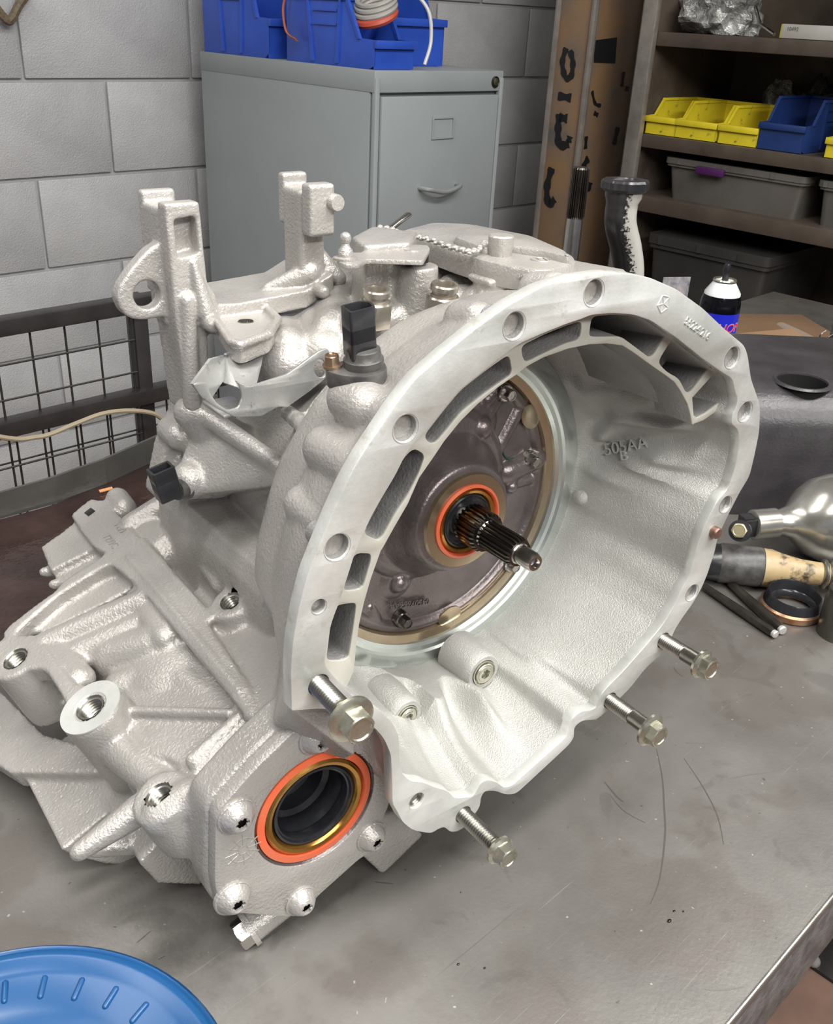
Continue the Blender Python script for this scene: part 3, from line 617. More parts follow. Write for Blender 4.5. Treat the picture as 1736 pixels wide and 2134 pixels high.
# triangular web and grooved panel down to the end plate
fslab([(245, 1478), (300, 1480), (485, 1487), (545, 1500), (565, 1530), (440, 1690), (400, 1640), (370, 1590), (300, 1560)], -.016, .05)
for a, b, d, r in (((400, 1585), (495, 1500), -.012, .0045), ((425, 1630), (545, 1535), -.010, .0055), ((412, 1608), (520, 1515), -.016, .004)): fcap(*a, *b, d, r)
fcap(255, 1480, 480, 1487, -.012, .0035); fcap(520, 1490, 570, 1528, -.001, .004)
fbox(330, 1640, 440, 1680, -.016, .012, .02); fcap(335, 1700, 400, 1660, -.02, .012)
fcap(345, 1640, 250, 1560, -.028, .012, .014)
# ribs right of the parting rib
def rib(a, b, d, r, dep=.03): 
    p_, q_ = Fp(*a, d), Fp(*b, d); cs.caps(p_, q_, r); e = (q_-p_).normalized(); s_ = N2.cross(e).normalized()*r
    cs.skin([p_-s_, q_-s_, q_+s_, p_+s_], [p_-s_-N2*dep, q_-s_-N2*dep, q_+s_-N2*dep, p_+s_-N2*dep])
rib((350, 1045), (614, 966), .006, .0030, .05); rib((468, 998), (625, 1075), .008, .0035, .04)
rib((345, 1050), (462, 1218), -.006, .0075, .03); fcap(275, 1095, 355, 1048, -.004, .010, .011); fcap(300, 1105, 345, 1150, -.016, .016); fcap(245, 1040, 260, 1060, -.006, .010)
rib((296, 1128), (440, 1290), .000, .003, .04); fcap(268, 1160, 500, 1440, .002, .0022); fcap(284, 1160, 540, 1500, .0015, .0018)
rib((505, 1225), (590, 1160), .001, .0075, .03); fcap(590, 1160, 640, 1120, -.002, .009)
# fan wall from boss to the flange foot
q1, q2, q3, q4, q5 = Fp(447, 1300, -.012), Fp(535, 1262, -.010), Fp(612, 1180, -.008), Lz(606, 1400, H-.012), Lz(608, 1478, H-.012)
cs.skin([q1, q2, q3, Lz(640, 1210, H-.012), q4, q5, Lz(565, 1520, .065)], [p-V((-.04, .05, .0)) for p in [q1, q2, q3, Lz(640, 1210, H-.012), q4, q5, Lz(565, 1520, .065)]])
# diff body behind the end plate
def clipN(pts, d):      # keep a section below the sloping upper face
    out = []
    for x, y in pts:
        h = V((x, y, 0)).dot(N2); out.append((x, y) if h < d else (x-N2.x*(h-d), y-N2.y*(h-d)))
    return out
ZP = .082
pl_px = [(706, 1500), (660, 1498), (620, 1519), (540, 1595), (457, 1688), (449, 1706), (447, 1843), (456, 1884), (475, 1903), (606, 1913), (640, 1900), (660, 1872), (755, 1787), (790, 1771), (805, 1751), (798, 1708), (812, 1680), (817, 1626), (804, 1569), (776, 1522), (740, 1502)]
PL = rnd([tuple(Lz(a, b, ZP).xy) for a, b in pl_px], .006)
c0 = V((0, 0))
for q in PL: c0 += V(q)/len(PL)
def scl(P_, k): return [tuple(c0+(V(q)-c0)*k) for q in P_]
cs.prism(scl(PL, 1.03), .050, ZP-.009)
cs.prism(clipN(scl(PL, 1.0), -.018), -.12, ZP-.02)
# lower case: sump, ring-gear bulge and support feet reaching the bench
def lsk(pts, z0, z1, inset=1.0):
    P_ = rnd(pts, .01); cs.prism(P_, z0, z1)
pan = [tuple(Lz(a, b, -.045).xy) for a, b in [(30, 1600), (45, 1650), (75, 1710), (120, 1765), (200, 1797), (270, 1803), (420, 1790)]]+[(-.10, -.2), (-.10, -.12), (-.22, -.15)]
cs.prism([tuple(p_) for p_ in crm([V(p_) for p_ in clipN(pan, -.07)], 5)], -.14, -.045)
sh_ = [tuple(Lz(a, b, -.06).xy) for a, b in [(-60, 1440), (0, 1470), (40, 1500), (70, 1560), (200, 1590), (210, 1612), (20, 1612), (-40, 1560)]]
fslab([(-60, 1420), (0, 1440), (90, 1530), (200, 1560), (225, 1600), (205, 1612), (20, 1610), (-60, 1560)], -.060, .02)
pn2 = [tuple(Lz(a, b, .0).xy) for a, b in [(225, 1560), (250, 1640), (330, 1720), (370, 1770), (400, 1795), (470, 1700), (400, 1600), (300, 1540)]]
cs.prism(rnd(clipN(pn2, -.045), .008), -.06, .0)
ft = [tuple(Lz(a, b, .01).xy) for a, b in [(290, 1800), (330, 1842), (420, 1845), (500, 1700), (400, 1680)]]
cs.prism(ft, -.10, .01)
lg = [Lz(a, b, .012) for a, b in [(155, 1775), (170, 1790), (290, 1700), (300, 1680), (260, 1680)]]
cs.caps(Lz(165, 1775, .012), Lz(290, 1688, .012), .006, .010)
cs.caps(Lz(200, 1765, -.02), Lz(370, 1755, .0), .007, .006)
cs.box((-.02, -.10, -.10), (.22, .16, .22), None, .02); cs.box((.0, YB+.030, -.10), (.20, .058, .20), None, .01)
# slab under the bell that stands on the bench
ft2 = [Lz(a, b, .055) for a, b in [(700, 1780), (800, 1822), (885, 1738), (840, 1690)]]
ZF = .0655
fo = rnd([tuple(Lz(a, b, ZF).xy) for a, b in [(740, 1770), (797, 1823), (803, 1820), (884, 1742), (830, 1690), (780, 1700)]], .002)
cs.prism(fo, -.06, ZF)
# rear-left end: bracket foot, sensor boss, gusset
fz1 = Lz(398, 842, -.10)
cs.caps((fz1.x, fz1.y-.006, -.10), (fz1.x+.03, .03, -.10), .012, .02)
cs.caps(Lz(405, 850, -.10), Lz(610, 990, -.03), .007, .006)
cs.skin([Lz(410, 870, -.10), Lz(600, 985, -.03), Lz(600, 1010, -.03), Lz(400, 1040, -.10), Lz(352, 1035, -.10)], [Lz(410, 870, -.16), Lz(600, 985, -.12), Lz(600, 1010, -.12), Lz(400, 1040, -.16), Lz(352, 1035, -.16)])
gs = [(392, 800), (420, 850), (470, 930), (480, 1000), (340, 1040), (322, 1040), (345, 930), (372, 870), (378, 830)]
cs.prism(rnd([tuple(Lz(a, b, -.125).xy) for a, b in gs], .004), -.145, -.125)
cs.caps(Lz(368, 905, -.125)-V((0, 0, .01)), Lz(368, 905, -.125)+V((0, 0, .004)), .010)
cs.caps(Lz(450, 985, -.10), Lz(398, 1000, -.093), .018, .0135)
cs.caps(Lz(600, 860, -.03), Lz(655, 905, .02), .005, .006)
q = Lz(600, 725, -.06); cs.caps(q, q+V((.02, -.02, -.05)), .014, .03); cs.caps(q, q+V((0, 0, .004)), .006); cs.box((-.03, .09, -.09), (.09, .06, .07), None, .02); cs.caps(Lz(690, 700, -.05), Lz(640, 760, -.07), .006, .012)
case_me = voxel(cs.mesh(), VOX, 3, .5)
for v_ in case_me.vertices:
    if v_.co.y < YB+.001: v_.co.y = YB+.001
_sc = Lz(661, 1686, ZP); _bos = [(Mb.inverted(), a[4]) for q_, Mb, a in bosses]
_b = bmesh.new(); _b.from_mesh(case_me); _d = []
for v_ in _b.verts:
    if v_.co.z > .030 and math.hypot(v_.co.x-_sc.x, v_.co.y-_sc.y) < .0405: _d.append(v_); continue
    for Mi, rr in _bos:
        l_ = Mi @ v_.co
        if -.030 < l_.z < .02 and math.hypot(l_.x, l_.y) < rr*1.03: _d.append(v_); break
_b.verts.ensure_lookup_table(); bmesh.ops.delete(_b, geom=list(set(_d)), context='VERTS'); _d = []
for v_ in _b.verts:
    r_ = math.hypot(v_.co.x, v_.co.y); 
    if v_.co.z > -.0165 and r_ < .20:
        th_ = math.atan2(v_.co.y, v_.co.x)
        if r_ < lk(RI, th_)-.0008 and v_.co.z > (base_z(r_, th_)-.0012 if r_ > R0 else -.0165): _d.append(v_)
bmesh.ops.delete(_b, geom=_d, context='VERTS'); _b.to_mesh(case_me); _b.free()
case = part('cast_case', case_me, M_paint, 70)
print('case polys', len(case_me.polygons))
# ---- end plate with the output seal
TP = ZP
seal_px = [(757, 1583)]
sc_ = Lz(661, 1686, TP); SR = (Lz(757, 1586, TP)-Lz(560, 1780, TP)).length/2
SEAL = (sc_.x, sc_.y)
tbp = [(665, 1540), (497, 1706), (489, 1876), (631, 1882), (778, 1748)]
ep = part('end_plate', plate_mesh(PL, [circ(sc_.x, sc_.y, .0415, 64)], TP-.010, TP, .0016), M_paint, 30)
part('plate_shadow_gasket', plate_mesh(scl(PL, 1.008), [circ(sc_.x, sc_.y, .043, 64)], TP-.0112, TP-.0098, .0003), M_dark, 30, ep).name = 'shadow_gasket'  # near-black gasket also paints a shadow line behind the plate
ST = Matrix.Translation((sc_.x, sc_.y, TP))
sp_ = part('output_seal', MB().lathe([(.0414, -.001), (.0400, -.0028), (.0400, -.008)], 72, ST, cap=False), M_pump, 30)
part('sealer_ring', MB().lathe([(.0401, -.006), (.0396, -.0016), (.0350, -.0010), (.0345, -.0055)], 72, ST, cap=False), M_seal_or, 30, sp_)
part('seal_case', MB().lathe([(.0346, -.009), (.0340, -.0022), (.0322, -.0010), (.0300, -.0016), (.0280, -.0045), (.0275, -.009)], 72, ST, cap=False), M_seal_gold, 40, sp_)
part('seal_lip', MB().lathe([(.0282, -.007), (.0276, -.0030), (.0262, -.0028), (.0255, -.0045), (.0245, -.0050), (.0238, -.010), (.0252, -.013), (.0240, -.016), (.0225, -.020), (.0240, -.026), (.0205, -.028), (.0205, -.040), (.0150, -.042), (.0150, -.05), (.0001, -.05)], 72, ST, cap=False), M_rubber, 40, sp_)
for k, (a, b) in enumerate(tbp):
    q = Lz(a, b, TP+.003); M_ = Matrix.Translation((q.x, q.y, TP))
    f = .0120 if k in (0, 1, 2) else .0110
    bo = part('plate_bolt', MB().lathe([(f, -.001), (f, .0014), (f*.94, .0020), (f*.90, .0018), (f*.78, .0046), (f*.55, .0076), (f*.40, .0088), (f*.36, .0088), (f*.36, .006)], 40, M_, cap=False), M_paint, 40, ep)
    star = []
    for i in range(36):
        aa = 2*math.pi*i/36+.4; star.append((q.x+f*(.33+.09*math.cos(6*aa))*math.cos(aa), q.y+f*(.33+.09*math.cos(6*aa))*math.sin(aa)))
    part('star_socket', plate_mesh(circ(q.x, q.y, f*.46, 28), [star], TP+.0068, TP+.0086, .0002), M_paint, 40, bo)
    part('socket_floor', plate_mesh(circ(q.x, q.y, f*.44, 20), [], TP+.003, TP+.0042, .0002), M_dark, 40, bo)
# date stamp on the plate
q = Lz(507, 1771, TP); mbs = MB()
for k in range(12):
    aa = 2*math.pi*k/12; c_, s_ = math.cos(aa), math.sin(aa); mbs.tube([(q.x+c_*.0035, q.y+s_*.0035, TP), (q.x+c_*.0115, q.y+s_*.0115, TP)], .0003, 5)
for rr in (.003, .0085): mbs.tube([(q.x+rr*math.cos(t), q.y+rr*math.sin(t), TP) for t in [2*math.pi*k/28 for k in range(29)]], .0003, 5)
part('date_stamp', mbs, M_paint, 40, ep)
# ---- threads in the bosses
for q, M_, a in bosses:
    ri = a[4]; pr = [(ri*1.12, .0002), (ri*1.0, -.0012)]
    z = -.0015; k = 0
    while z > -.028: pr.append((ri*(.99 if k % 2 else .86), z)); z -= .0011; k += 1
    pr += [(.0001, z)]
    part('threaded_hole', MB().lathe(pr, 32, M_, cap=False), M_thread, 30)
    if a[0] == 188: part('machined_ring', MB().lathe([(.0212, -.0006), (.0212, .0006), (ri*1.35, .0006), (ri*1.1, -.0012)], 40, M_, cap=False), M_flange, 30)
# ---- bolts screwed into the flange
ends = [(754, 1522), (1377, 1537), (1485, 1397), (1062, 1791)]
for k, ((x, y, r), e) in enumerate(zip(BL, ends)):
    p0 = V((x, y, H-.004)); s0 = bolts_px[k]
    # length so that the head lands where it is seen, along the hole axis with a little slack
    best = min((abs(Lz(*e, H+t/1000).xy.__sub__(V((x, y))).length), t) for t in range(10, 70))
    t = best[1]/1000; top = Lz(*e, H+t); d = (top-p0).normalized(); L_ = (top-p0).length; M_ = fz(p0, d)
    kind = k
    hr = (.0088, .0082, .0082, .0076)[k]; sr = r*.92; hh = (.0085, .0075, .0075, .0075)[k]; wr_ = (.0128, .0118, .0105, .0098)[k]
    tl = (L_-hh-.003) if k in (0, 3) else (L_-hh)*.55
    pr = thread_prof(sr, -.006, tl, .0019 if k in (0, 3) else .0015, .0011 if k in (0, 3) else .0008)+([(sr, tl+.001), (sr, L_-hh)] if k in (1, 2) else [(sr*.9, L_-hh)])
    b = part('flange_bolt', MB().lathe(pr, 28, M_), M_thread, 30)
    part('washer_flange', MB().lathe([(sr, L_-hh-.003), (wr_, L_-hh-.0026), (wr_, L_-hh-.0008), (wr_*.8, L_-hh+.0006), (sr, L_-hh+.0006)], 36, M_), M_zinc, 30, b)
    mb = MB(); hexhead(mb, hr, hh, M_ @ Matrix.Translation((0, 0, L_-hh))); part('bolt_head', mb, M_zinc, 30, b)
mb = MB(); q = Lz(1486, 1107, H); mb.lathe([(.0042, -.004), (.0042, .004), (.0034, .005), (.0001, .005)], 20, Matrix.Translation(q)); part('dowel_pin', mb, mk('rusty_pin', (.16, .08, .06), (.26, .17, .14), 200, .4, .6))
q = Lz(869, 1669, H); part('threaded_hole', MB().lathe([(.0056, -.002)]+[((.0052 if k % 2 else .0044), -.002-.0007*k) for k in range(12)]+[(.0001, -.012)], 24, Matrix.Translation(q), cap=False), M_thread)
# numbers on the flange
tA, tB = Lz(1424, 664, H), Lz(1482, 706, H); tx_ = (tB-tA).normalized()
part('casting_mark', text_mesh('55224.216', (tB-tA).length*.205, .0005, frame((tA+tB)/2, tx_, V((0, 0, 1)).cross(tx_), V((0, 0, 1)))), M_flange)
q = Lz(1383, 633, H); mbs = MB()
pent = [(q.x+.0052*math.cos(t), q.y+.0052*math.sin(t), H) for t in [math.radians(a) for a in (40, 112, 184, 256, 328)]]
for i in range(5): mbs.tube([pent[i], pent[(i+1) % 5]], .0004, 5); mbs.tube([pent[i], (q.x, q.y, H)], .00035, 5)
part('stamped_emblem', mbs, M_flange)
# mirrored raised letters on the case side
q = Fp(478, 1098, -.018); a_, b_ = Fp(425, 1108, -.018), Fp(530, 1085, -.018); tx_ = (a_-b_).normalized(); nn = -lray(478, 1098); nn = (nn-tx_*nn.dot(tx_)).normalized()
nn = (N2*.8+V((0, 0, .0))+nn*.5); nn = (nn-tx_*nn.dot(tx_)).normalized()
part('casting_mark', text_mesh('505AA-1', (a_-b_).length*.26, .0016, frame(q+nn*.0015, tx_, nn.cross(tx_), nn)), M_paint)
# ---- mount bracket (cast, two uprights)
ZB = -.095
def boxq(mb, p, q, bev=.002):
    p, q = V(p), V(q); mb.box((p+q)/2, [abs(q[i]-p[i]) for i in range(3)], None, bev)
br = MB()
a = Lz(342, 425, ZB); b = Lz(416, 418, ZB); c_ = Lz(437, 620, ZB); f_ = Lz(360, 700, ZB)
x0, x1, yt = a.x, b.x, a.y; yb = c_.y
zb_ = Lx(285, 405, x0).z; print('zb', zb_)
zw = (ZB+zb_)/2
win = [tuple(Lz(*q_, ZB).xy) for q_ in [(363, 458), (408, 450), (415, 528), (372, 539)]]
up1 = [(x0, yt), (x1, yt), (x1+.002, yb+.01), (x1+.008, yb), (x1+.008, yb-.012), (x0+.002, yb-.018)]
me = plate_mesh(rnd(up1, .002), [rnd(win, .002)], ZB-.012, ZB, .0012); br.me(me)
boxq(br, (x0, yb-.018, ZB-.0118), (x1-.001, yt-.004, zb_+.008), .002)
br.prism([(x0, yt-.006), (x1, yt-.006), (x1, yb), (x0, yb)], zb_+.003, zb_+.012)
boxq(br, (x0, yt-.03, zb_), (x1, yt+.003, zb_+.008), .002)
# horn fillet up the front
br.caps(Lz(403, 548, ZB), Lz(424, 648, ZB)+V((0, 0, .003)), .0022, .0065)
# long post below the bracket down to the case foot
pf = Lz(400, 838, -.10); br.skin([V((x0+.002, yb-.01, ZB)), V((x1, yb-.01, ZB)), V((x1, yb-.01, zb_+.015)), V((x0, yb-.01, zb_+.015))], [V((pf.x-.006, pf.y-.006, -.093)), V((pf.x+.010, pf.y-.006, -.093)), V((pf.x+.010, pf.y-.006, -.125)), V((pf.x-.006, pf.y-.006, -.125))])
br.caps((pf.x-.002, pf.y, -.095), (x0+.010, yb, ZB+.0005), .006, .005)
# base bar between the uprights
p1, p2 = Lz(430, 650, ZB), Lz(690, 560, ZB)
d0 = [Lz(*q_, ZB) for q_ in [(430, 620), (560, 645), (700, 570), (702, 588), (690, 600), (600, 642), (565, 665), (560, 690), (505, 715), (455, 680), (430, 662), (360, 675)]]
bar = [(x1-.004, yb+.002), tuple(Lz(575, 640, ZB).xy), tuple(Lz(697, 568, ZB).xy), tuple(Lz(700, 592, ZB).xy), tuple(Lz(640, 632, ZB).xy), tuple(Lz(577, 662, ZB).xy), tuple(Lz(570, 690, ZB).xy), tuple(Lz(520, 716, ZB).xy), tuple(Lz(478, 700, ZB).xy), tuple(Lz(445, 675, ZB).xy), (x1, yb-.018)]
zbar = ZB-.062
floor_y = lambda x: yb+.004+(x-x1)*(.02/.10)
bx = [V((x1-.005, yb-.004, ZB-.002)), Lz(500, 632, ZB), Lz(640, 605, ZB), Lz(697, 568, ZB)]
for i in range(3):
    A, B = bx[i], bx[i+1]; th_ = .012
    br.skin([A, B, V((B.x, B.y, zbar)), V((A.x, A.y, zbar))], [V((A.x, A.y-th_, ZB)), V((B.x, B.y-th_, ZB)), V((B.x, B.y-th_, zbar)), V((A.x, A.y-th_, zbar))])
# cup for the bolt with raised lip
cq = Ly(512, 662, yb-.012)
cupo = [tuple((lambda p: (p.x, -p.z))(Ly(*q_, yb-.010))) for q_ in [(405, 655), (445, 652), (470, 690), (480, 705), (500, 712), (560, 690), (580, 660), (560, 640), (545, 625), (500, 628), (440, 632)]]
CM = frame(V((0, 0, 0)), V((1, 0, 0)), V((0, 0, -1)), V((0, 1, 0)))
br.me(plate_mesh(rnd(cupo, .004), [circ(cq.x, -cq.z, .0048, 20)], yb-.024, yb-.014, .001, CM))
lip = [V((p_[0], yb-.012, -p_[1])) for p_ in cupo[1:8]]
for i in range(len(lip)-1): br.caps(lip[i], lip[i+1], .0028)
br.caps(Lz(428, 668, ZB), Lz(428, 668, ZB)+V((0, 0, .012)), .0052); br.caps(Lz(662, 604, ZB), Lz(662, 604, ZB)+V((0, 0, .008)), .0045)
# second upright
a2 = Lz(634, 382, ZB); b2 = Lz(688, 372, ZB)
xa, xb, yt2 = a2.x, b2.x, a2.y; yb2 = Lz(640, 590, ZB).y; ym = Lz(640, 492, ZB).y
z2 = Lx(577, 366, xa).z; print('z2', z2)
br.box(((xa+xb)/2, (yt2+ym)/2, ZB+.001), (xb-xa, yt2-ym, .012), None, .002)
boxq(br, (xa, yb2-.006, ZB-.006), (xb, yt2-.005, z2+.006), .003)
boxq(br, (xa, yt2-.03, z2), (xb, yt2+.003, z2+.008), .002)
br.caps((xa+.008, yb2+.004, ZB-.01), (xa-.018, yb2-.006, ZB-.02), .008, .004); br.caps((xb, yb2+.012, ZB-.02), (xb+.012, yb2-.002, ZB-.01), .008, .006)
# ear with the eye on the left
ZE = ZB-.012
ear = [(332, 507), (310, 520), (270, 565), (248, 600), (243, 622), (252, 648), (272, 665), (300, 668), (345, 660), (360, 662), (352, 560), (343, 515)]
EP = [tuple(Lz(*q_, ZE).xy) for q_ in ear]; ec = Lz(308, 615, ZE)
br.me(plate_mesh(rnd(EP, .006), [circ(ec.x, ec.y, .0088, 32)], ZE-.011, ZE, .0012))
bm_ = voxel(br.mesh(), .0011, 2)
brk = part('mount_bracket', bm_, M_paint, 60)
q = Lz(684, 418, ZB); part('rivet_pin', MB().lathe([(.0055, -.006), (.0055, .011), (.0048, .0125), (.0001, .0125)], 24, Matrix.Translation((q.x, q.y, ZB))), M_paint, 40, brk)
part('bolt_hole', MB().lathe([(.0048, .0), (.0044, -.008), (.0001, -.008)], 20, frame(V((cq.x, yb-.014, cq.z)), V((1, 0, 0)), V((0, 0, -1)), V((0, 1, 0))), cap=False), M_thread, 40, brk)
# ---- pressed steel strap under the bracket
ZS = -.012
so = [(403, 795), (425, 765), (448, 745), (560, 720), (552, 745), (545, 770), (470, 790)]
strap = [(490, 793), (520, 806), (600, 780), (668, 730), (684, 726), (692, 745), (690, 775), (672, 795), (640, 820), (598, 850), (580, 848), (545, 868), (490, 870), (450, 850), (420, 828), (402, 802), (410, 798), (432, 796), (436, 815), (452, 840), (475, 856), (498, 850), (506, 828), (500, 805)]
sp2 = part('steel_strap', plate_mesh(rnd([tuple(Lz(*q_, ZS).xy) for q_ in strap], .002), [circ(*Lz(668, 768, ZS).xy, .0042, 20, .0062, .3)], ZS-.0022, ZS, .0006), M_zsteel, 30)
def sheet(pts3, th, n): 
    mb_ = MB(); n = n.normalized()*th; mb_.skin(pts3, [p-n for p in pts3]); return mb_
part('strap_wing', sheet([Lz(402, 800, ZS), Lz(440, 748, ZS-.02), Lz(470, 740, ZS-.03), Lz(468, 790, ZS-.03), Lz(436, 838, ZS-.002)], .002, V((.6, .1, 1))), M_zsteel, 30, sp2)
part('strap_wing', sheet([Lz(470, 740, ZS-.03), Lz(555, 700, ZS-.03), Lz(545, 760, ZS-.03), Lz(535, 800, ZS-.004), Lz(498, 810, ZS-.002), Lz(468, 800, ZS-.03)], .002, V((0, -.2, 1))), M_zsteel, 30, sp2)
q = Lz(475, 848, ZS-.02); part('strap_tab', MB().box((q.x, q.y, q.z), (.02, .002, .03), None, .0008), M_zsteel, 30, sp2)
# ---- speed sensor on top
def yaxis(p): return frame(p, V((1, 0, 0)), V((0, 0, -1)), V((0, 1, 0)))
q = Ly(748, 764, .138); M_ = yaxis(q) @ Matrix.Rotation(.05, 4, 'X') @ Matrix.Rotation(-.10, 4, 'Y')
ss = part('speed_sensor', plate_mesh(rnd([(-.0165, .006), (-.012, .014), (.0, .012), (.013, .010), (.015, -.002), (.010, -.012), (-.002, -.014), (-.012, -.006)], .005), [], -.010, 0, .0012, M_), M_blackdust, 30)
part('sensor_collar', MB().lathe([(.0105, 0), (.0105, .004), (.0095, .005), (.009, .009), (.0078, .010), (.0001, .010)], 32, M_ @ Matrix.Translation((.003, 0, 0))), M_blackdust, 40, ss)
pl_o = rnd([(-.0085, -.006), (.0065, -.006), (.0085, .001), (.0055, .006), (-.007, .006)], .0015); pl_i = [(a*.82, b*.8) for a, b in pl_o]
part('plug_shroud', plate_mesh(pl_o, [pl_i], .014, .032, .0004, M_ @ Matrix.Translation((.002, .001, 0))), M_blackp, 30, ss)
part('plug_body', plate_mesh(pl_o, [], .006, .022, .0004, M_ @ Matrix.Translation((.002, .001, 0))), M_blackp, 30, ss)
part('contact_pin', MB().box((.002, 0, .025), (.0016, .0008, .008), M_), M_steel, 30, ss)
mb = MB(); mb.lathe([(.0052, 0), (.0052, .0012), (.0001, .0012)], 20, M_ @ Matrix.Translation((-.0108, .0085, 0))); hexhead(mb, .0042, .0055, M_ @ Matrix.Translation((-.0108, .0085, .001)))
part('sensor_bolt', mb, mk('copper_bolt', (.40, .24, .14), (.5, .38, .28), 60, .3, .9), 30, ss)
# second sensor at the left rear
q = Lz(400, 1000, -.085); aa, bb = Lz(425, 1000, -.095), Lz(365, 1022, -.085); d = (bb-aa).normalized()
s2_ = part('turbine_sensor', MB().lathe([(.0115, -.004), (.0115, .004), (.0105, .006), (.0098, .009), (.0098, .012), (.0085, .013), (.0085, .018), (.007, .019), (.007, .026), (.0001, .026)], 28, fz(aa, d)), M_blackdust, 30)
a, b = Lz(352, 1030, -.080), Lz(334, 975, -.080); d = (b-a).normalized(); L_ = (b-a).length
PM = fz(a, d); oo = rnd([(-.0078, -.006), (.0078, -.006), (.0078, .006), (-.0078, .006)], .0015)
part('plug_body', plate_mesh(oo, [], -.002, L_*.6, .0004, PM), M_blackp, 30, s2_); part('plug_shroud', plate_mesh(oo, [[(x*.78, y*.72) for x, y in oo]], L_*.55, L_, .0004, PM), M_blackp, 30, s2_)
part('latch', MB().box((0, .0072, L_*.3), (.005, .003, L_*.4), PM, .0006), M_blackp, 30, s2_)
# ---- two pipe fittings
for (px, py, ro, yy) in ((779, 662, .0112, .134), (918, 650, .0118, .136)):
    q = Ly(px, py+15, yy-.006); M_ = yaxis(q) @ Matrix.Rotation(.12, 4, 'X'); mb = MB(); hexhead(mb, ro, .016, M_, False)
    fo_ = part('pipe_fitting', mb, M_brass, 30)
    part('fitting_neck', MB().lathe([(ro*.72, .014), (ro*.72, .017), (ro*.64, .0175), (ro*.64, .019), (ro*.76, .0195), (ro*.76, .0225), (ro*.70, .0235), (ro*.55, .0235), (ro*.52, .022), (ro*.52, .013), (.0001, .013)], 36, M_, cap=False), M_brass, 30, fo_)
# ---- shift lever
q = Ly(866, 522, .170); lv = [(702, 545), (704, 533), (722, 527), (752, 528), (775, 508), (892, 512), (896, 520), (882, 545), (765, 541), (748, 551), (715, 552)]
SLV = [tuple((lambda p: (p.x, -p.z))(Ly(*q_, .168))) for q_ in lv]
lever = part('shift_lever', plate_mesh(rnd(SLV, .003), [], .1655, .1685, .0005, CM), M_paint, 30)
q = Ly(720, 541, .1685); part('ball_stud', MB().lathe([(.0075, 0), (.0075, .0014), (.0048, .002), (.0044, .006), (.0030, .0075), (.0022, .0095), (.0030, .0108), (.0036, .0128), (.0030, .0150), (.0015, .0162), (.0001, .0164)], 28, yaxis(q)), M_paint, 40, lever)
q = Ly(858, 521, .1685); part('rivet_head', MB().lathe([(.0052, 0), (.0050, .0006), (.0001, .0006)], 28, yaxis(q)), M_paint, 40, lever)
q = Ly(866, 545, .160); part('lever_shaft', MB().lathe([(.0085, 0), (.0085, .007), (.0001, .007)], 28, yaxis(q)), M_dark, 40, lever)
# ---- top cover with sealant bead and vent
tc1 = [(830, 480), (900, 462), (985, 466), (1110, 492), (1195, 530), (1205, 548), (1150, 560), (1110, 560), (1020, 545), (940, 520)]
TC = [tuple((lambda p: (p.x, -p.z))(Ly(*q_, .164))) for q_ in tc1]
part('top_cover', plate_mesh(rnd(TC, .008), [], .148, .164, .003, CM), M_paint, 30)
tc2 = [(945, 492), (985, 466), (1110, 490), (1180, 520), (1190, 535), (1130, 520), (1060, 510), (1010, 515)]
TC2 = [tuple((lambda p: (p.x, -p.z))(Ly(*q_, .169))) for q_ in tc2]
part('top_cover_step', plate_mesh(rnd(TC2, .006), [], .160, .169, .003, CM), M_paint, 30)
pts = [Ly(a, b, .168) for a, b in [(790, 474), (815, 478), (832, 486), (848, 492), (870, 494), (900, 500), (930, 512), (960, 520), (985, 524), (1008, 512), (1012, 505)]]
pts = crm(pts, 6, False); sb = MB()
for i, p in enumerate(pts): sb.ell((0, 0, 0), (.0022+.0008*random.random(), .0016, .0022), Matrix.Translation(p+V((0, .0008*math.sin(i*2.1), .0008*math.cos(i*2.1)))), 8)
pts = crm([Ly(a, b, .158) for a, b in [(1058, 556), (1075, 568), (1095, 580), (1110, 590), (1120, 602)]], 5, False)
for i, p in enumerate(pts): sb.ell((0, 0, 0), (.0024, .0018, .0024), Matrix.Translation(p+V((0, .0012*math.sin(i*2.1), 0))), 8)
part('sealant_bead', sb, M_paint, 60)
q = Ly(1040, 560, .155); mb = MB(); hexhead(mb, .0105, .006, yaxis(q), False); vt = part('vent_fitting', mb, M_brass, 30)
part('vent_cap', MB().lathe([(.006, .005), (.0075, .009), (.0085, .017), (.0085, .021), (.0075, .022), (.0001, .022)], 24, yaxis(q)), M_paint, 40, vt)
q = Ly(832, 462, .165); part('drain_tab', MB().box((0, 0, 0), (.022, .003, .006), Matrix.Translation(q) @ Matrix.Rotation(.5, 4, 'Z'), .001), M_steel, 30)
# ---- filler tube with cap
yb_ = .14
ft0, ft1, ft2_, ft3 = Lz(1310, 575, -.03), Lz(1305, 520, -.03), Lz(1293, 460, -.03), Lz(1302, 392, -.03)
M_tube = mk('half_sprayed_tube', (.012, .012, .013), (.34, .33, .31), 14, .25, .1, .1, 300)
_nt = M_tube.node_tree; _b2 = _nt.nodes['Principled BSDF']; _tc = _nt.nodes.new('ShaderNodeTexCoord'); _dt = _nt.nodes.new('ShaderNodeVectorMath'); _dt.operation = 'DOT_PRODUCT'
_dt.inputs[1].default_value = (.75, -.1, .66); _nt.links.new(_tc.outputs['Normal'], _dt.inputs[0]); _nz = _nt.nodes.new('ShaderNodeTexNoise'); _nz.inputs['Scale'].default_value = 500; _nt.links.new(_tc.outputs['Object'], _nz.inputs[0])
_ma = _nt.nodes.new('ShaderNodeMath'); _ma.operation = 'MULTIPLY_ADD'; _ma.inputs[1].default_value = 1.2; _nt.links.new(_nz.outputs[0], _ma.inputs[0]); _nt.links.new(_dt.outputs['Value'], _ma.inputs[2])
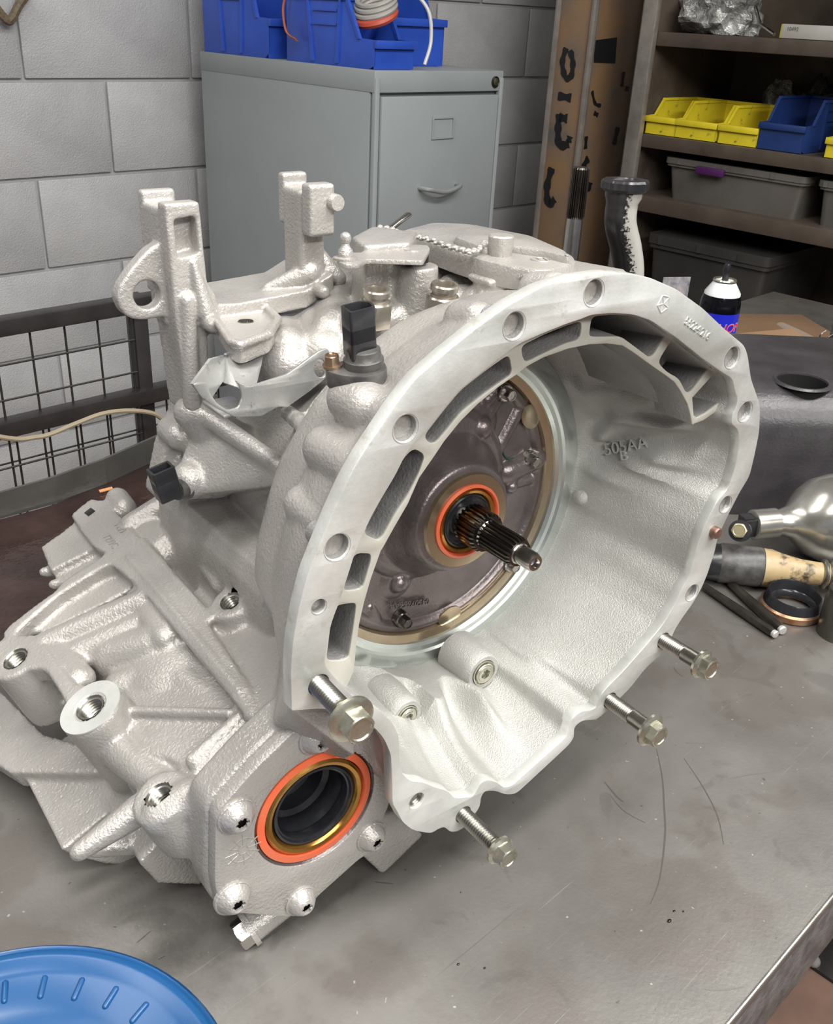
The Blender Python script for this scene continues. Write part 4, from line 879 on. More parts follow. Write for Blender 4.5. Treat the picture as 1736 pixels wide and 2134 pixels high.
_cr = _nt.nodes.new('ShaderNodeValToRGB'); _cr.color_ramp.elements[0].position = .78; _cr.color_ramp.elements[1].position = .98; _cr.color_ramp.elements[0].color = (.012, .012, .013, 1); _cr.color_ramp.elements[1].color = (.38, .37, .34, 1)
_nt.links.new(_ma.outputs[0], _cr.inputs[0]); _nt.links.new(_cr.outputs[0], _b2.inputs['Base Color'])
tp = crm([ft0+V((0, -.03, 0)), ft0, ft1, ft2_, ft3], 6, False)
part('filler_tube', MB().tube(tp, [.0115+(.0018 if i > len(tp)-4 else 0) for i in range(len(tp))], 24), M_tube, 40)
q = ft3; k_ = []
part('filler_cap', MB().lathe([(.0150, -.002), (.0165, .0), (.0165, .0045), (.0155, .006), (.0110, .006), (.0105, .005), (.0001, .005)], 64, frame(q, V((1, 0, 0)), V((0, 0, -1)), V((0, 1, 0))), fn=lambda a, k: 1+(.05*(1 if math.sin(8*a) > .3 else 0) if 0 < k < 4 else 0)), M_blackp, 30)
# ---- drain sensor at lower left
d = (Lz(480, 1965, .0600)-Lz(560, 1902, .0600)).normalized(); p0 = Lz(560, 1902, .0600)
L_ = (Lz(514, 1940, .0600)-p0).length
pg = part('drain_boss', MB().lathe([(.0105, -.03), (.0105, L_-.004)], 28, fz(p0, d)), M_paint, 30)
part('washer', MB().lathe([(.0125, L_-.004), (.0125, L_-.0005)], 32, fz(p0, d)), M_paint, 30, pg)
mb = MB(); hexhead(mb, .0100, .008, fz(p0+d*(L_-.0005), d)); part('bolt_head', mb, M_steel, 30, pg)
# ---------------------------------------------------------------- things on the bench
BZ = BENCH
tray = empty('drip_tray', BF(-.05, .93, BZ), math.atan2(WD.y, WD.x), 'low dark steel tray lip with an oily puddle behind the transaxle', 'tray')
def wl(o, p): return o.matrix_world.inverted() @ p
bpy.context.view_layer.update()
lipp = [PZ(a, b, BZ+h) for a, b, h in [(-140, 1095, .014), (0, 1058, .014), (110, 1025, .016), (220, 985, .016), (330, 935, .016), (520, 860, .016)]]
lb = MB(); top = [wl(tray, p+V((0, 0, .018))) for p in lipp]; bot = [wl(tray, V((p.x, p.y, BZ))) for p in lipp]
for i in range(5):
    n = V((0, .004, 0)); lb.add([bot[i], bot[i+1], top[i+1], top[i], bot[i]+n, bot[i+1]+n, top[i+1]+n, top[i]+n], [(0, 1, 2, 3), (7, 6, 5, 4), (3, 2, 6, 7), (0, 4, 5, 1), (0, 3, 7, 4), (1, 5, 6, 2)])
M_tray = mk('grey_tray_steel', (.10, .098, .09), (.15, .145, .135), 12, .35, .5, .3, 120, .1, (.05, .045, .04), .6, 8)
link('tray_lip', lb.mesh(), M_tray, tray)
oil_px = [(-160, 1120), (0, 1085), (120, 1052), (200, 1010), (270, 985), (330, 960), (420, 1000), (420, 1200), (230, 1330), (60, 1420), (-60, 1400), (-200, 1250)]
op = [wl(tray, PZ(a, b, BZ)) for a, b in oil_px]
link('oil_puddle', plate_mesh(rnd([(p.x, p.y) for p in op], .02), [], .0004, .0014, .0004), M_oil, tray)
def chip(px, py, L_, w_, rot, col, name):
    p = PZ(px, py, BZ+.004)
def PD(px, py, depth):      # depth along the viewing axis
    d = ray(px, py); f_ = c2w(cv(0, 0, 1)); return CAM+d*(depth/d.dot(f_))
BR = math.atan2(WD.y, WD.x)
# ---------------------------------------------------------------- filing cabinet
M_cab = mk('grey_cabinet_enamel', (.24, .265, .27), (.265, .29, .296), 3, .42, 0, .05, 200, .05, (.38, .37, .30), .72, 6)
NC = V((-.136, 2.226, 0)); UC, VC = NC.dot(WD), NC.dot(WN); CT = 1.3606
cab = empty('filing_cabinet', BF(UC, VC, 0), BR, 'tall grey steel filing cabinet against the block wall', 'cabinet')
CWd, CDp = .408, .66
link('body', MB().box((CWd/2, CDp/2+.008, CT/2-.012), (CWd, CDp-.016, CT-.028), None, .003).mesh(), M_cab, cab)
link('top_band', MB().box((CWd/2, CDp/2, CT-.022), (CWd+.003, CDp, .044), None, .003).mesh(), M_cab, cab)
link('corner_stile', MB().box((.006, .003, CT/2), (.012, .012, CT-.03), None, .001).mesh(), M_cab, cab)
link('corner_stile', MB().box((CWd-.006, .003, CT/2), (.012, .012, CT-.03), None, .001).mesh(), M_cab, cab)
for k in range(4):
    zt = CT-.050-k*.322
    d = link('drawer', MB().box((CWd/2-.002, .001, zt-.155), (CWd-.034, .018, .308), None, .003).mesh(), M_cab, cab)
    link('label_frame', plate_mesh([(-.036, -.024), (.036, -.024), (.036, .024), (-.036, .024)], [[(-.031, -.019), (.031, -.019), (.031, .019), (-.031, .019)]], 0, .003, .0006, frame(V((CWd/2, -.008, zt-.068)), V((1, 0, 0)), V((0, 0, 1)), V((0, -1, 0)))).copy(), M_cab, d)
    hp = [(CWd/2+x-.005, -.008-y, zt-.195-.010*(1-abs(x)/.062)) for x, y in [(-.062, 0), (-.058, .016), (-.045, .024), (0, .027), (.045, .024), (.058, .016), (.062, 0)]]
    link('handle', MB().tube(crm(hp, 5, False), .0055, 10).mesh(), mk('dull_handle', (.34, .36, .36), None, rough=.35, metal=.5), d)
M_lock = mk('lock_brass', (.10, .10, .06), (.16, .15, .10), 80, .35, .8)
lk_ = link('lock', MB().lathe([(.0085, 0), (.0085, .003), (.0065, .004), (.0001, .004)], 20, frame(V((CWd-.028, -.001, CT-.024)), V((1, 0, 0)), V((0, 0, 1)), V((0, -1, 0)))).mesh(), M_lock, cab)
link('lock_recess', MB().lathe([(.0125, -.002), (.0125, .0022), (.0110, .003), (.0095, .0012)], 24, frame(V((CWd-.028, -.001, CT-.024)), V((1, 0, 0)), V((0, 0, 1)), V((0, -1, 0))), cap=False).mesh(), M_dark, cab)
# ---------------------------------------------------------------- stacking bins
M_blue = mk('blue_bin_plastic', (.018, .060, .36), (.026, .085, .47), 6, .32, 0, .1, 120, .06, (.05, .07, .16), .68, 9)
M_bdark = mk('dusty_blue_bin_plastic', (.010, .030, .12), (.018, .045, .19), 6, .4, 0, .1, 120)
M_yel = mk('grimy_yellow_plastic', (.62, .50, .02), (.75, .62, .03), 9, .4, 0, .1, 120, .05, (.12, .10, .03), .60, 30)
def make_bin(name, label, grp, W, D, Hh, mt, loc, rz, front=.42, ribs=True, lip=True):
    """open stacking bin: back at +y, hopper front at -y, rests on z=0"""
    o = empty(name, loc, rz, label, 'bin', grp); t = .003; fl = D*.30
    sd = [(D, 0), (D*.06, 0), (0, Hh*.06), (0, Hh*front), (fl*.55, Hh*front+.002), (fl, Hh), (D, Hh)]
    m_ = MB()
    for x in (0, W-t): m_.me(plate_mesh([(y, z) for y, z in sd], [], 0, t, .0006, frame(V((x, 0, 0)), V((0, 1, 0)), V((0, 0, 1)), V((1, 0, 0)))))
    m_.box((W/2, D*.53, t/2), (W-.001, D*.94, t)); m_.box((W/2, D-t/2, Hh/2), (W-.001, t, Hh-.001)); m_.box((W/2, t/2, Hh*front/2), (W-.001, t, Hh*front-.002))
    b = link('body', m_.mesh(), mt, o)
    r = MB()
    for x, s_ in ((-.003, 1), (W-.005, -1)):
        r.box((x+.004, (fl+D)/2, Hh-.004), (.010, D-fl, .007), None, .001)
        r.add([(x, fl*.5, Hh*front), (x+.008, fl*.5, Hh*front), (x+.008, fl, Hh), (x, fl, Hh), (x, fl*.5+.008, Hh*front), (x+.008, fl*.5+.008, Hh*front), (x+.008, fl+.008, Hh), (x, fl+.008, Hh)], [(0, 1, 2, 3), (7, 6, 5, 4), (0, 3, 7, 4), (1, 5, 6, 2), (3, 2, 6, 7), (0, 4, 5, 1)])
    if lip: r.box((W/2, -.004, Hh*front-.008), (W+.004, .010, .016), None, .0015)
    r.box((W/2, -.002+D, Hh-.005), (W, .008, .008), None, .001)
    link('rim', r.mesh(), mt, o)
    if ribs:
        for yy in (.40, .68):
            for x in (-.002, W+.002): link('rib', MB().add([(x-.002, D*(yy-.015), .006), (x+.002, D*(yy-.015), .006), (x+.002, D*yy+.006, .006), (x-.002, D*yy+.006, .006), (x-.002, D*(yy+(.05 if yy > .5 else -.04)), Hh-.006), (x+.002, D*(yy+(.05 if yy > .5 else -.04)), Hh-.006), (x+.002, D*(yy+(.05 if yy > .5 else -.04))+.006, Hh-.006), (x-.002, D*(yy+(.05 if yy > .5 else -.04))+.006, Hh-.006)], [(0, 1, 2, 3), (4, 5, 6, 7), (0, 1, 5, 4), (1, 2, 6, 5), (2, 3, 7, 6), (3, 0, 4, 7)]).mesh(), mt, o)
        for zz in (.60, .80):
            for x in (-.0015, W+.0015): link('rib', MB().box((x, D*.545, Hh*zz), (.004, D*.27, .004)).mesh(), mt, o)
    return o
b1 = make_bin('storage_bin', 'bright blue hopper bin at the front of the filing cabinet top', 'blue bins on the filing cabinet', .115, .30, .135, M_blue, BF(UC+.010, VC+.015, CT), BR)
b2 = make_bin('storage_bin', 'large dusty blue bin at the far left on the filing cabinet', 'blue bins on the filing cabinet', .15, .27, .20, M_bdark if False else M_blue, BF(UC+.004, VC+.375, CT), BR)
b3 = make_bin('storage_bin', 'large blue bin standing behind at the right on the cabinet', 'blue bins on the filing cabinet', .17, .30, .20, M_blue, BF(UC+.168, VC+.135, CT+.0), BR, .5)
# contents
M_hose = mk('grey_hose', (.30, .29, .27), None, rough=.5); M_red = mk('red_band_rubber', (.42, .07, .04), None, rough=.45); M_or = mk('orange_strap', (.50, .14, .04), None, rough=.5)
def ring_pts(c, r, ax, n=28, a0=0, a1=360, wob=0):
    M_ = fz(V(c), V(ax)); return [M_ @ V((r*math.cos(t), r*math.sin(t), wob*math.sin(3*t))) for t in [math.radians(a0+(a1-a0)*k/n) for k in range(n+1)]]
def wmesh(pts, r, name, mt, label, cat, grp=None, flat=1.0, seg=8):
    pts = [V(p) for p in pts]; o0 = pts[0].copy(); mb = MB(); mb.tube([p-o0 for p in pts], r, seg, True, flat); o = mb.obj(name, mt, None, o0); return tag(o, label, cat, grp)
cB = BF(UC+.072, VC+.085, CT+.115)
for k in range(3): wmesh(ring_pts(cB+V((0, 0, .010*k)), .044-.002*k, (-.3, -.5, 1.2)), .006, 'hose_coil', M_hose, ['lowest grey hose coil in the front blue bin', 'middle grey hose coil in the front blue bin', 'topmost grey hose coil in the front blue bin'][k], 'hose')
wmesh(ring_pts(cB-V((0, 0, .013)), .043, (-.3, -.5, 1.2)), .0085, 'rubber_band', M_red, 'wide red rubber band under the hose coils in blue bin', 'band')
wmesh(crm([BF(UC+.10, VC+.10, CT+.12), BF(UC+.125, VC+.05, CT+.155), BF(UC+.155, VC+.01, CT+.12), BF(UC+.160, VC+.00, CT+.06), BF(UC+.142, VC-.002, CT+.012)], 8, False), .004, 'hose_loop', mk('pale_hose', (.5, .5, .48), None, rough=.4), 'pale thin hose looping out over the corner of front blue bin', 'hose')
wmesh(crm([BF(UC+.020, VC+.295, CT+.130), BF(UC-.004, VC+.292, CT+.136), BF(UC-.012, VC+.298, CT+.105), BF(UC-.010, VC+.290, CT+.06), BF(UC-.004, VC+.262, CT+.045)], 8, False), .0075, 'strap_clip', M_or, 'curled orange plastic strap hooked over the front blue bin', 'strap', flat=.3)
M_bag = mk('wrinkled_clear_film', (.16, .16, .15), (.55, .55, .53), 30, .16, .2, 1, 60, 0, None, bdist=.01)
def crumple(name, label, loc, rad, mt, seed=0, cat='bag', amp=.35, grp=None):
    bm = bmesh.new(); bmesh.ops.create_icosphere(bm, subdivisions=4, radius=1)
    for v_ in bm.verts:
        n = v_.co.normalized(); k = 1+amp*noise.noise(n*2.2+V((seed, 0, 0)))+amp*.55*abs(noise.noise(n*6+V((0, seed, 0))))
        v_.co = V((n.x*rad[0]*k, n.y*rad[1]*k, max(-rad[2]*.62, n.z*rad[2]*k)))
    mz = min(v_.co.z for v_ in bm.verts)
    for v_ in bm.verts: v_.co.z -= mz
    me = bpy.data.meshes.new('m'); bm.to_mesh(me); bm.free(); o = link(name, me, mt, None, loc, 20); return tag(o, label, cat, grp)
crumple('plastic_bag', 'crumpled grey film bag between the blue bins on the cabinet', BF(UC+.245, VC+.53, CT), (.045, .05, .14), M_bag, 3)
# ---------------------------------------------------------------- steel column
M_col = mk('rusty_painted_column', (.36, .215, .11), (.22, .18, .15), 5, .42, .2, .4, 60, .1, (.12, .13, .14), .56, 5)
M_colp = mk('black_spray_paint', (.012, .012, .014), None, rough=.45)
M_ridge = mk('worn_ridge_steel', (.30, .27, .24), (.42, .38, .34), 20, .3, .6)
vcol = 1.95; ucol = onWall(1236, 60, vcol)[0]; u2c = PV(1338, 60, vcol).dot(WD); vcl = PU(1160, 60, ucol).dot(WN)
vcl = min(vcl, WV-.03)
colw, cold = u2c-ucol, vcl-vcol
col = empty('steel_column', BF(ucol, vcol, 0), BR, 'rusty brown steel building column with black spray marks', 'column')
link('post', MB().box((colw/2, cold/2, 1.6), (colw, cold, 3.2), None, .012).mesh(), M_col, col)
link('corner_bead', MB().tube([(.0, .0, 0), (0, 0, 3.2)], .012, 10).mesh(), M_ridge, col)
link('corner_bead', MB().tube([(colw, .0, 0), (colw, 0, 3.2)], .012, 10).mesh(), M_ridge, col)
link('corner_bead', MB().tube([(0, cold, 0), (0, cold, 3.2)], .010, 10).mesh(), M_ridge, col)
bpy.context.view_layer.update()
def onfaceA(px, py): return wl(col, PV(px, py, vcol-.0015))     # right face
def onfaceB(px, py): return wl(col, PU(px, py, ucol-.0015))     # left face
def stroke(px_pts, w_, fn, ax):
    P_ = crm([fn(a, b) for a, b in px_pts], 4, False); link('paint_mark', MB().tube(P_, w_, 8, True, 1).mesh(), M_colp, col)
    me = bpy.data.meshes[-1]
for pts, w_, fn in (([(1180, 100), (1172, 130), (1178, 160), (1190, 160), (1194, 130), (1188, 105)], .009, onfaceB), ([(1163, 200), (1190, 204)], .011, onfaceB), ([(1166, 238), (1163, 270), (1166, 302), (1186, 300)], .012, onfaceB), ([(1165, 245), (1182, 247)], .012, onfaceB), ([(1185, 296), (1188, 284)], .010, onfaceB),
                    ([(1150, 350), (1140, 390), (1143, 425), (1156, 415)], .012, onfaceB), ([(1226, 330), (1216, 350), (1218, 390), (1226, 392), (1230, 380)], .012, onfaceA), ([(1234, 190), (1240, 215), (1252, 220)], .005, onfaceA), ([(1238, 235), (1246, 240)], .006, onfaceA), ([(1222, 284), (1220, 310)], .007, onfaceA), ([(1300, 150), (1296, 180)], .007, onfaceA), ([(1308, 180), (1306, 190)], .008, onfaceA), ([(1288, 265), (1280, 300)], .010, onfaceA)):
    P_ = crm([fn(a, b) for a, b in pts], 5, False); ax_ = 0 if fn is onfaceB else 1
    for p in P_: p[ax_] = -.001
    mb = MB(); vs_ = []; n = len(P_)
    for i, p in enumerate(P_):
        t = (P_[min(i+1, n-1)]-P_[max(i-1, 0)]).normalized(); nn = V((1, 0, 0)) if ax_ == 0 else V((0, 1, 0)); s_ = t.cross(nn).normalized()*w_*(1+.25*math.sin(i*1.7)); vs_ += [p-s_, p+s_, p-s_-nn*.0015, p+s_-nn*.0015]
    fs_ = []
    for i in range(n-1): a = i*4; b = a+4; fs_ += [(a+2, b+2, b+3, a+3), (a, a+2, b+2, b), (a+1, b+1, b+3, a+3)]
    fs_ += [(0, 1, 3, 2), ((n-1)*4, (n-1)*4+2, (n-1)*4+3, (n-1)*4+1)]
    mb.add(vs_, fs_); link('paint_mark', mb.mesh(), M_colp, col)
qa = [onfaceA(a, b) for a, b in [(1240, 84), (1286, 78), (1282, 132), (1238, 130)]]
link('paint_mark', MB().skin([V((p.x, -.002, p.z)) for p in qa], [V((p.x, .001, p.z)) for p in qa]).mesh(), M_colp, col)
# ---------------------------------------------------------------- shelving
M_shelf = mk('brown_shelf_steel', (.085, .065, .05), (.14, .11, .085), 6, .5, .3, .3, 100, .1, (.05, .045, .045), .6, 8)
US = 2.6
v_far = PU(1345, 200, US).dot(WN); zs = [PU(1356, 79, US).z, PU(1326, 290, US).z, PU(1325, 421, US).z, .70, .30]
SDp = .48; V_near = -.6
sh = empty('shelving_unit', BF(US, v_far, 0), BR, 'brown steel shelving unit along the right side full of bins', 'shelves')
Ls = v_far-V_near
for k, z in enumerate(zs+[1.95]):
    t_ = .036 if k != 2 else .045
    link('shelf', MB().box((SDp/2, -Ls/2, z-.001), (SDp, Ls, t_), None, .002).mesh(), M_shelf, sh)
link('side_panel', MB().box((SDp/2, .012, 1.0), (SDp+.004, .02, 2.0), None, .002).mesh(), M_shelf, sh)
link('upright', MB().box((-.012, .010, 1.0), (.022, .045, 2.0), None, .003).mesh(), M_ridge, sh)
link('upright', MB().box((-.012, -Ls+.02, 1.0), (.022, .045, 2.0), None, .003).mesh(), M_ridge, sh)
link('back_panel', MB().box((SDp+.004, -Ls/2+.01, 1.0), (.012, Ls+.02, 2.0)).mesh(), M_shelf, sh)
def shv(px, py, z, du=0): p = PU(px, py, US+du); return p.dot(WN)
ZT = [z+.018 for z in zs]
rzs = math.atan2(-WD.x, -WD.y)      # bins open toward the aisle
def bin_on(px_c, w_, mt, label, grp, z, hh, dd, name='storage_bin', du=.02, f=.5):
    v = shv(px_c, 260, z); # bin x axis along -WN, back toward +WD
    a = math.atan2(-WN.y, -WN.x)
    return make_bin(name, label, grp, w_, dd, hh, mt, BF(US+du, v, z), a, f, True)
GY = 'bins on the middle shelf'
for (xa_, xb_, mt, lb_) in ((1337, 1396, M_yel, 'grimy yellow bin, farthest left on the middle shelf'), (1400, 1483, M_yel, 'grimy yellow bin, second from the left on the middle shelf'), (1492, 1570, M_yel, 'grimy yellow bin beside the blue bin on the shelf'), (1576, 1668, M_bdark, 'dark blue bin on the middle shelf beside yellow bins'), (1722, 1800, M_yel, 'yellow bin at the right picture edge on the middle shelf')):
    va, vb = shv(xa_, 280, 0), shv(xb_, 300, 0)
    make_bin('storage_bin', lb_, GY, va-vb, .26, .095 if mt is M_yel else .13, mt, BF(US+.015, va, ZT[1]), math.atan2(-WN.y, -WN.x), .52, True)
# black goods in the bins and wrapped parts behind
M_blkbag = mk('black_film_wrap', (.02, .02, .022), (.10, .10, .10), 20, .15, .1, 1, 50, 0, None, bdist=.008)
for k, (px_, r3, mt, lb_) in enumerate((((1475), (.05, .06, .09), M_bag, 'small crumpled clear bag on top of second yellow bin'), (1560, (.065, .09, .10), M_blkbag, 'shiny black wrapped part in the bins on middle shelf'), (1640, (.065, .09, .11), M_blkbag, 'black wrapped bundle behind the blue shelf bin'))):
    crumple('plastic_bag', lb_, BF(US+.385, shv(px_, 280, 0), ZT[1]), r3, mt, k+5)
crumple('plastic_bag', 'crumpled clear plastic bag at the left of the top shelf', BF(US+.14, shv(1440, 80, 0), ZT[0]), (.10, .13, .085), M_bag, 11)
crumple('white_paper_wrap', 'white crumpled paper on the bag of the top shelf', BF(US+.13, shv(1450, 60, 0), ZT[0]+.135), (.055, .10, .035), mk('white_paper', (.5, .5, .48), (.62, .62, .6), 30, .6, 0, .6, 40), 14, 'paper')
crumple('plastic_bag', 'black wrapped parts behind the white box on top shelf', BF(US+.36, shv(1690, 60, 0), ZT[0]), (.08, .14, .14), M_blkbag, 21)
va, vb = shv(1612, 70, 0), shv(1830, 90, 0); o = empty('carton', BF(US+.03, va, ZT[0]), math.atan2(-WN.y, -WN.x), 'flat white parts box on the top shelf', 'box')
M_wbox = mk('white_box_card', (.42, .40, .36), (.48, .46, .42), 8, .6)
link('box_body', MB().box(((va-vb)/2, .11, .017), (va-vb, .2, .033), None, .001).mesh(), M_wbox, o)
link('yellow_end', MB().box((-.001, .11, .017), (.004, .2, .032)).mesh(), mk('yellow_card', (.4, .35, .02)), o)
link('print', text_mesh('10492', .013, .0004, frame(V((.03, .0095, .022)), V((1, 0, 0)), V((0, 0, 1)), V((0, -1, 0)))), mk('print_grey', (.12, .12, .12)), o)
wmesh([BF(US+.10, shv(1530, 40, 0), ZT[0]+.07), BF(US+.06, shv(1560, 50, 0), ZT[0]+.03), BF(US+.03, shv(1600, 80, 0), ZT[0]+.008)], .005, 'steel_rod', M_steel, 'bent bright steel rod on the top shelf beside the box', 'rod')
# plastic totes
M_tote = mk('cloudy_tote_plastic', (.095, .088, .078), (.13, .12, .107), 6, .3, 0, .05, 100, 0, None, coat=.3)
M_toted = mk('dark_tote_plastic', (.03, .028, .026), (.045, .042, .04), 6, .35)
M_purple = mk('purple_latch_plastic', (.07, .015, .09), None, rough=.35)
def tote(label, va, vb, z, hh, dd, mt, du=.02, latch=True, lidmt=None):
    o = empty('storage_tote', BF(US+du, va, z), math.atan2(-WN.y, -WN.x), label, 'tote', 'plastic totes on the shelves'); W = va-vb
    link('tub', MB().prism([(x*1.0, y) for x, y in rnd([(.012, .012), (W-.012, .012), (W-.012, dd-.012), (.012, dd-.012)], .02)], 0, hh*.84, None, .93).mesh(), mt, o)
    link('rim', MB().prism(rnd([(.004, .004), (W-.004, .004), (W-.004, dd-.004), (.004, dd-.004)], .022), hh*.80, hh*.86).mesh(), mt, o)
    link('lid', MB().prism(rnd([(.0, .0), (W, .0), (W, dd), (.0, dd)], .024), hh*.862, hh).mesh(), lidmt or mt, o)
    for f in (.12, .45, .78): link('lid_rib', MB().box((W*f, -.001, hh*.92), (.012, .004, hh*.11)).mesh(), lidmt or mt, o)
    if latch: link('latch', MB().box((W*.36, -.006, hh*.82), (W*.20, .012, hh*.17), None, .002).mesh(), M_purple, o)
    return o
hh3 = ZT[1]-.036-ZT[2]
tote('clear plastic tote with purple latch on the third shelf', shv(1368, 380, 0), shv(1665, 420, 0), ZT[2], hh3*.86, .40, M_tote)
tote('clear plastic tote at the right picture edge on third shelf', shv(1690, 400, 0), shv(1860, 440, 0), ZT[2], hh3*.86, .40, M_tote, .02, False)
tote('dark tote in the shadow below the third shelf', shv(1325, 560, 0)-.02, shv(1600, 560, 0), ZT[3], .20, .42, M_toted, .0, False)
# ---------------------------------------------------------------- wire rack behind the bench
VR = 1.25
M_blk = mk('black_frame_paint', (.018, .017, .017), (.035, .03, .03), 12, .35, .2, .1, 100, 0, (.10, .04, .02), .70, 12)
M_wire = mk('dark_wire', (.035, .033, .03), None, rough=.45, metal=.5)
rk = empty('wire_rack', BF(onWall(282, 700, VR)[0], VR, 0), BR, 'black steel frame with wire grid standing before the block wall', 'rack')
bpy.context.view_layer.update()
def rp(px, py, dv=0): return wl(rk, PV(px, py, VR+dv))
zt1 = rp(120, 660).z; zt0 = rp(120, 866).z; xp = rp(300, 740).x
x_l = -1.1; xr_ = xp+.55
for z, nm in ((zt1, 'top_rail'), (zt0, 'middle_rail'), (zt0-.50, 'bottom_rail')): link(nm, MB().box(((x_l+xr_)/2, 0, z), (xr_-x_l, .025, .022), None, .001).mesh(), M_blk, rk)
for x in (xp, x_l, xr_): link('post', MB().box((x, .012, (zt1+.011)/2), (.022, .025, zt1+.009), None, .001).mesh(), M_blk, rk)
mw_ = MB(); gx = (rp(152, 800).x-rp(80, 800).x)
zz_ = [rp(150, 735).z, rp(150, 806).z]; dz = zz_[0]-zz_[1]
x = rp(152, 800).x-gx*14
wz = []
while x < xp: mw_.tube([(x, .006, zt0-.5), (x, .006, zt1)], .0016, 6); x += gx
link('vertical_wires', mw_.mesh(), M_wire, rk)['kind'] = 'stuff'
mw_ = MB(); z = zz_[0]
while z > zt0-.5: mw_.tube([(x_l, .003, z), (xp, .003, z)], .0016, 6); z -= dz
link('horizontal_wires', mw_.mesh(), M_wire, rk)['kind'] = 'stuff'
mw_ = MB(); x = rp(125, 900).x-gx*10+.006
while x < xp+.3: mw_.tube([(x, .016, zt0-.5), (x, .016, zt0)], .0016, 6); x += gx*.97
for k in range(3): mw_.tube([(x_l, .018, zt0-.06-.05*k), (xr_, .018, zt0-.06-.05*k)], .0014, 6)
link('back_wires', mw_.mesh(), M_wire, rk)['kind'] = 'stuff'
wmesh(crm([PV(a, b, VR-.03) for a, b in [(-60, 900), (30, 915), (70, 912), (105, 905), (160, 882), (215, 862), (270, 856), (320, 862), (345, 880)]], 6, False), .0035, 'loose_cable', mk('dirty_cream_cable', (.26, .22, .15), None, rough=.5), 'dirty cream cable drooping across the wire rack', 'cable')
# rope ends at upper left
rp_ = mk('frayed_rope', (.09, .065, .04), (.16, .12, .08), 200, .7)
wmesh(crm([PV(a, b, WV-.03) for a, b in [(-30, -20), (-5, 20), (15, 42), (25, 38), (40, 10), (62, -20)]], 6, False), .010, 'hanging_rope', rp_, 'brown rope loop hanging at the upper left of the wall', 'rope')
# ---------------------------------------------------------------- splined shaft standing behind the transaxle
p = PD(1190, 525, 1.12); hS = PD(1191, 340, 1.12*.985).z-BENCH; rS = 17*1.10/2020
o = empty('axle_shaft', (p.x, p.y, BENCH), 0, 'upright splined steel shaft standing behind the transaxle', 'shaft')
link('shaft_body', MB().lathe([(.014, 0), (.014, .01), (rS*1.05, .02), (rS*1.05, hS*.55), (rS*.98, hS*.57), (rS*.98, hS*.60), (rS*1.05, hS*.61), (rS*1.05, hS*.665)], 32).mesh(), M_spline, o)
link('ground_journal', MB().lathe([(rS, hS*.665), (rS, hS*.85), (rS*.9, hS*.865)], 32).mesh(), M_steel, o)
def teeth(n, r0, r1, za, zb):
    mb = MB(); k = n*4; vs = []
    for z, f in ((za, .9), (za+.003, 1), (zb-.002, 1), (zb, .9)):
        for i in range(k): a = 2*math.pi*i/k; r = (r1 if i % 4 < 2 else r0)*f; vs.append((r*math.cos(a), r*math.sin(a), z))
    fs = [(g*k+i, g*k+(i+1) % k, (g+1)*k+(i+1) % k, (g+1)*k+i) for g in range(3) for i in range(k)]+[tuple(reversed(range(k))), tuple(3*k+i for i in range(k))]
    return mb.add(vs, fs)
link('spline', teeth(24, rS*.92, rS*1.12, hS*.86, hS).mesh(), M_spline, o, None, 20)
# ---------------------------------------------------------------- spray can
p = PD(1500, 640, 1.52); cr_ = .0315; ztop = PD(1499, 590, 1.5).z
hC = ztop-BENCH+.008
o = empty('spray_can', (p.x, p.y, BENCH), 0, 'black and blue aerosol can with white shoulder behind the flange', 'can')
M_cblk = mk('can_black', (.008, .008, .012), None, rough=.12, metal=.6); M_cwhite = mk('can_white', (.72, .74, .74), None, rough=.3); M_cblue = mk('can_blue', (.015, .02, .42), (.02, .03, .50), 8, .2); M_cred = mk('can_red', (.75, .03, .04), None, rough=.25)
hb = hC-.016
link('can_body', MB().lathe([(cr_, 0), (cr_, hb-.034), (cr_*.985, hb-.024), (cr_*.93, hb-.014), (cr_*.86, hb-.008)], 48).mesh(), M_cblk, o)
link('shoulder', MB().lathe([(cr_*.88, hb-.010), (cr_*.87, hb-.006), (cr_*.52, hb+.011), (cr_*.50, hb+.012)], 48).mesh(), M_cwhite, o)
link('valve_cup', MB().lathe([(cr_*.56, hb+.0105), (cr_*.58, hb+.0125), (cr_*.55, hb+.0145), (cr_*.46, hb+.0135), (cr_*.42, hb+.011), (.0001, hb+.011)], 40, cap=False).mesh(), M_zinc, o)
link('nozzle', MB().lathe([(.0050, hb+.010), (.0050, hb+.024), (.0058, hb+.026), (.0058, hb+.034), (.0045, hb+.038), (.0001, hb+.038)], 20).mesh(), M_blackp, o)
link('label', MB().lathe([(cr_*1.004, hb-.14), (cr_*1.004, hb-.034)], 48, cap=False).mesh(), M_cblue, o)
def bent_text(txt, size, z, r, ang0, mt, parent, name='lettering', ital=.25):
    me = text_mesh(txt, size, .0002, I4); 
    for v_ in me.vertices: x, y, zz = v_.co; x += y*ital; a = ang0+x/r; v_.co = (r*math.cos(a)+zz*math.cos(a), r*math.sin(a)+zz*math.sin(a), z+y)
    return link(name, me, mt, parent)
ca = math.atan2(-p.y, -p.x)
bent_text('SHOP', .020, hb-.056, cr_*1.012, ca+.55, mk('can_pale_blue', (.25, .45, .75), None, rough=.3), o); bent_text('SHOP', .0185, hb-.056, cr_*1.018, ca+.55, M_cred, o)
bent_text('PRO', .020, hb-.078, cr_*1.018, ca+.5, M_cred, o)
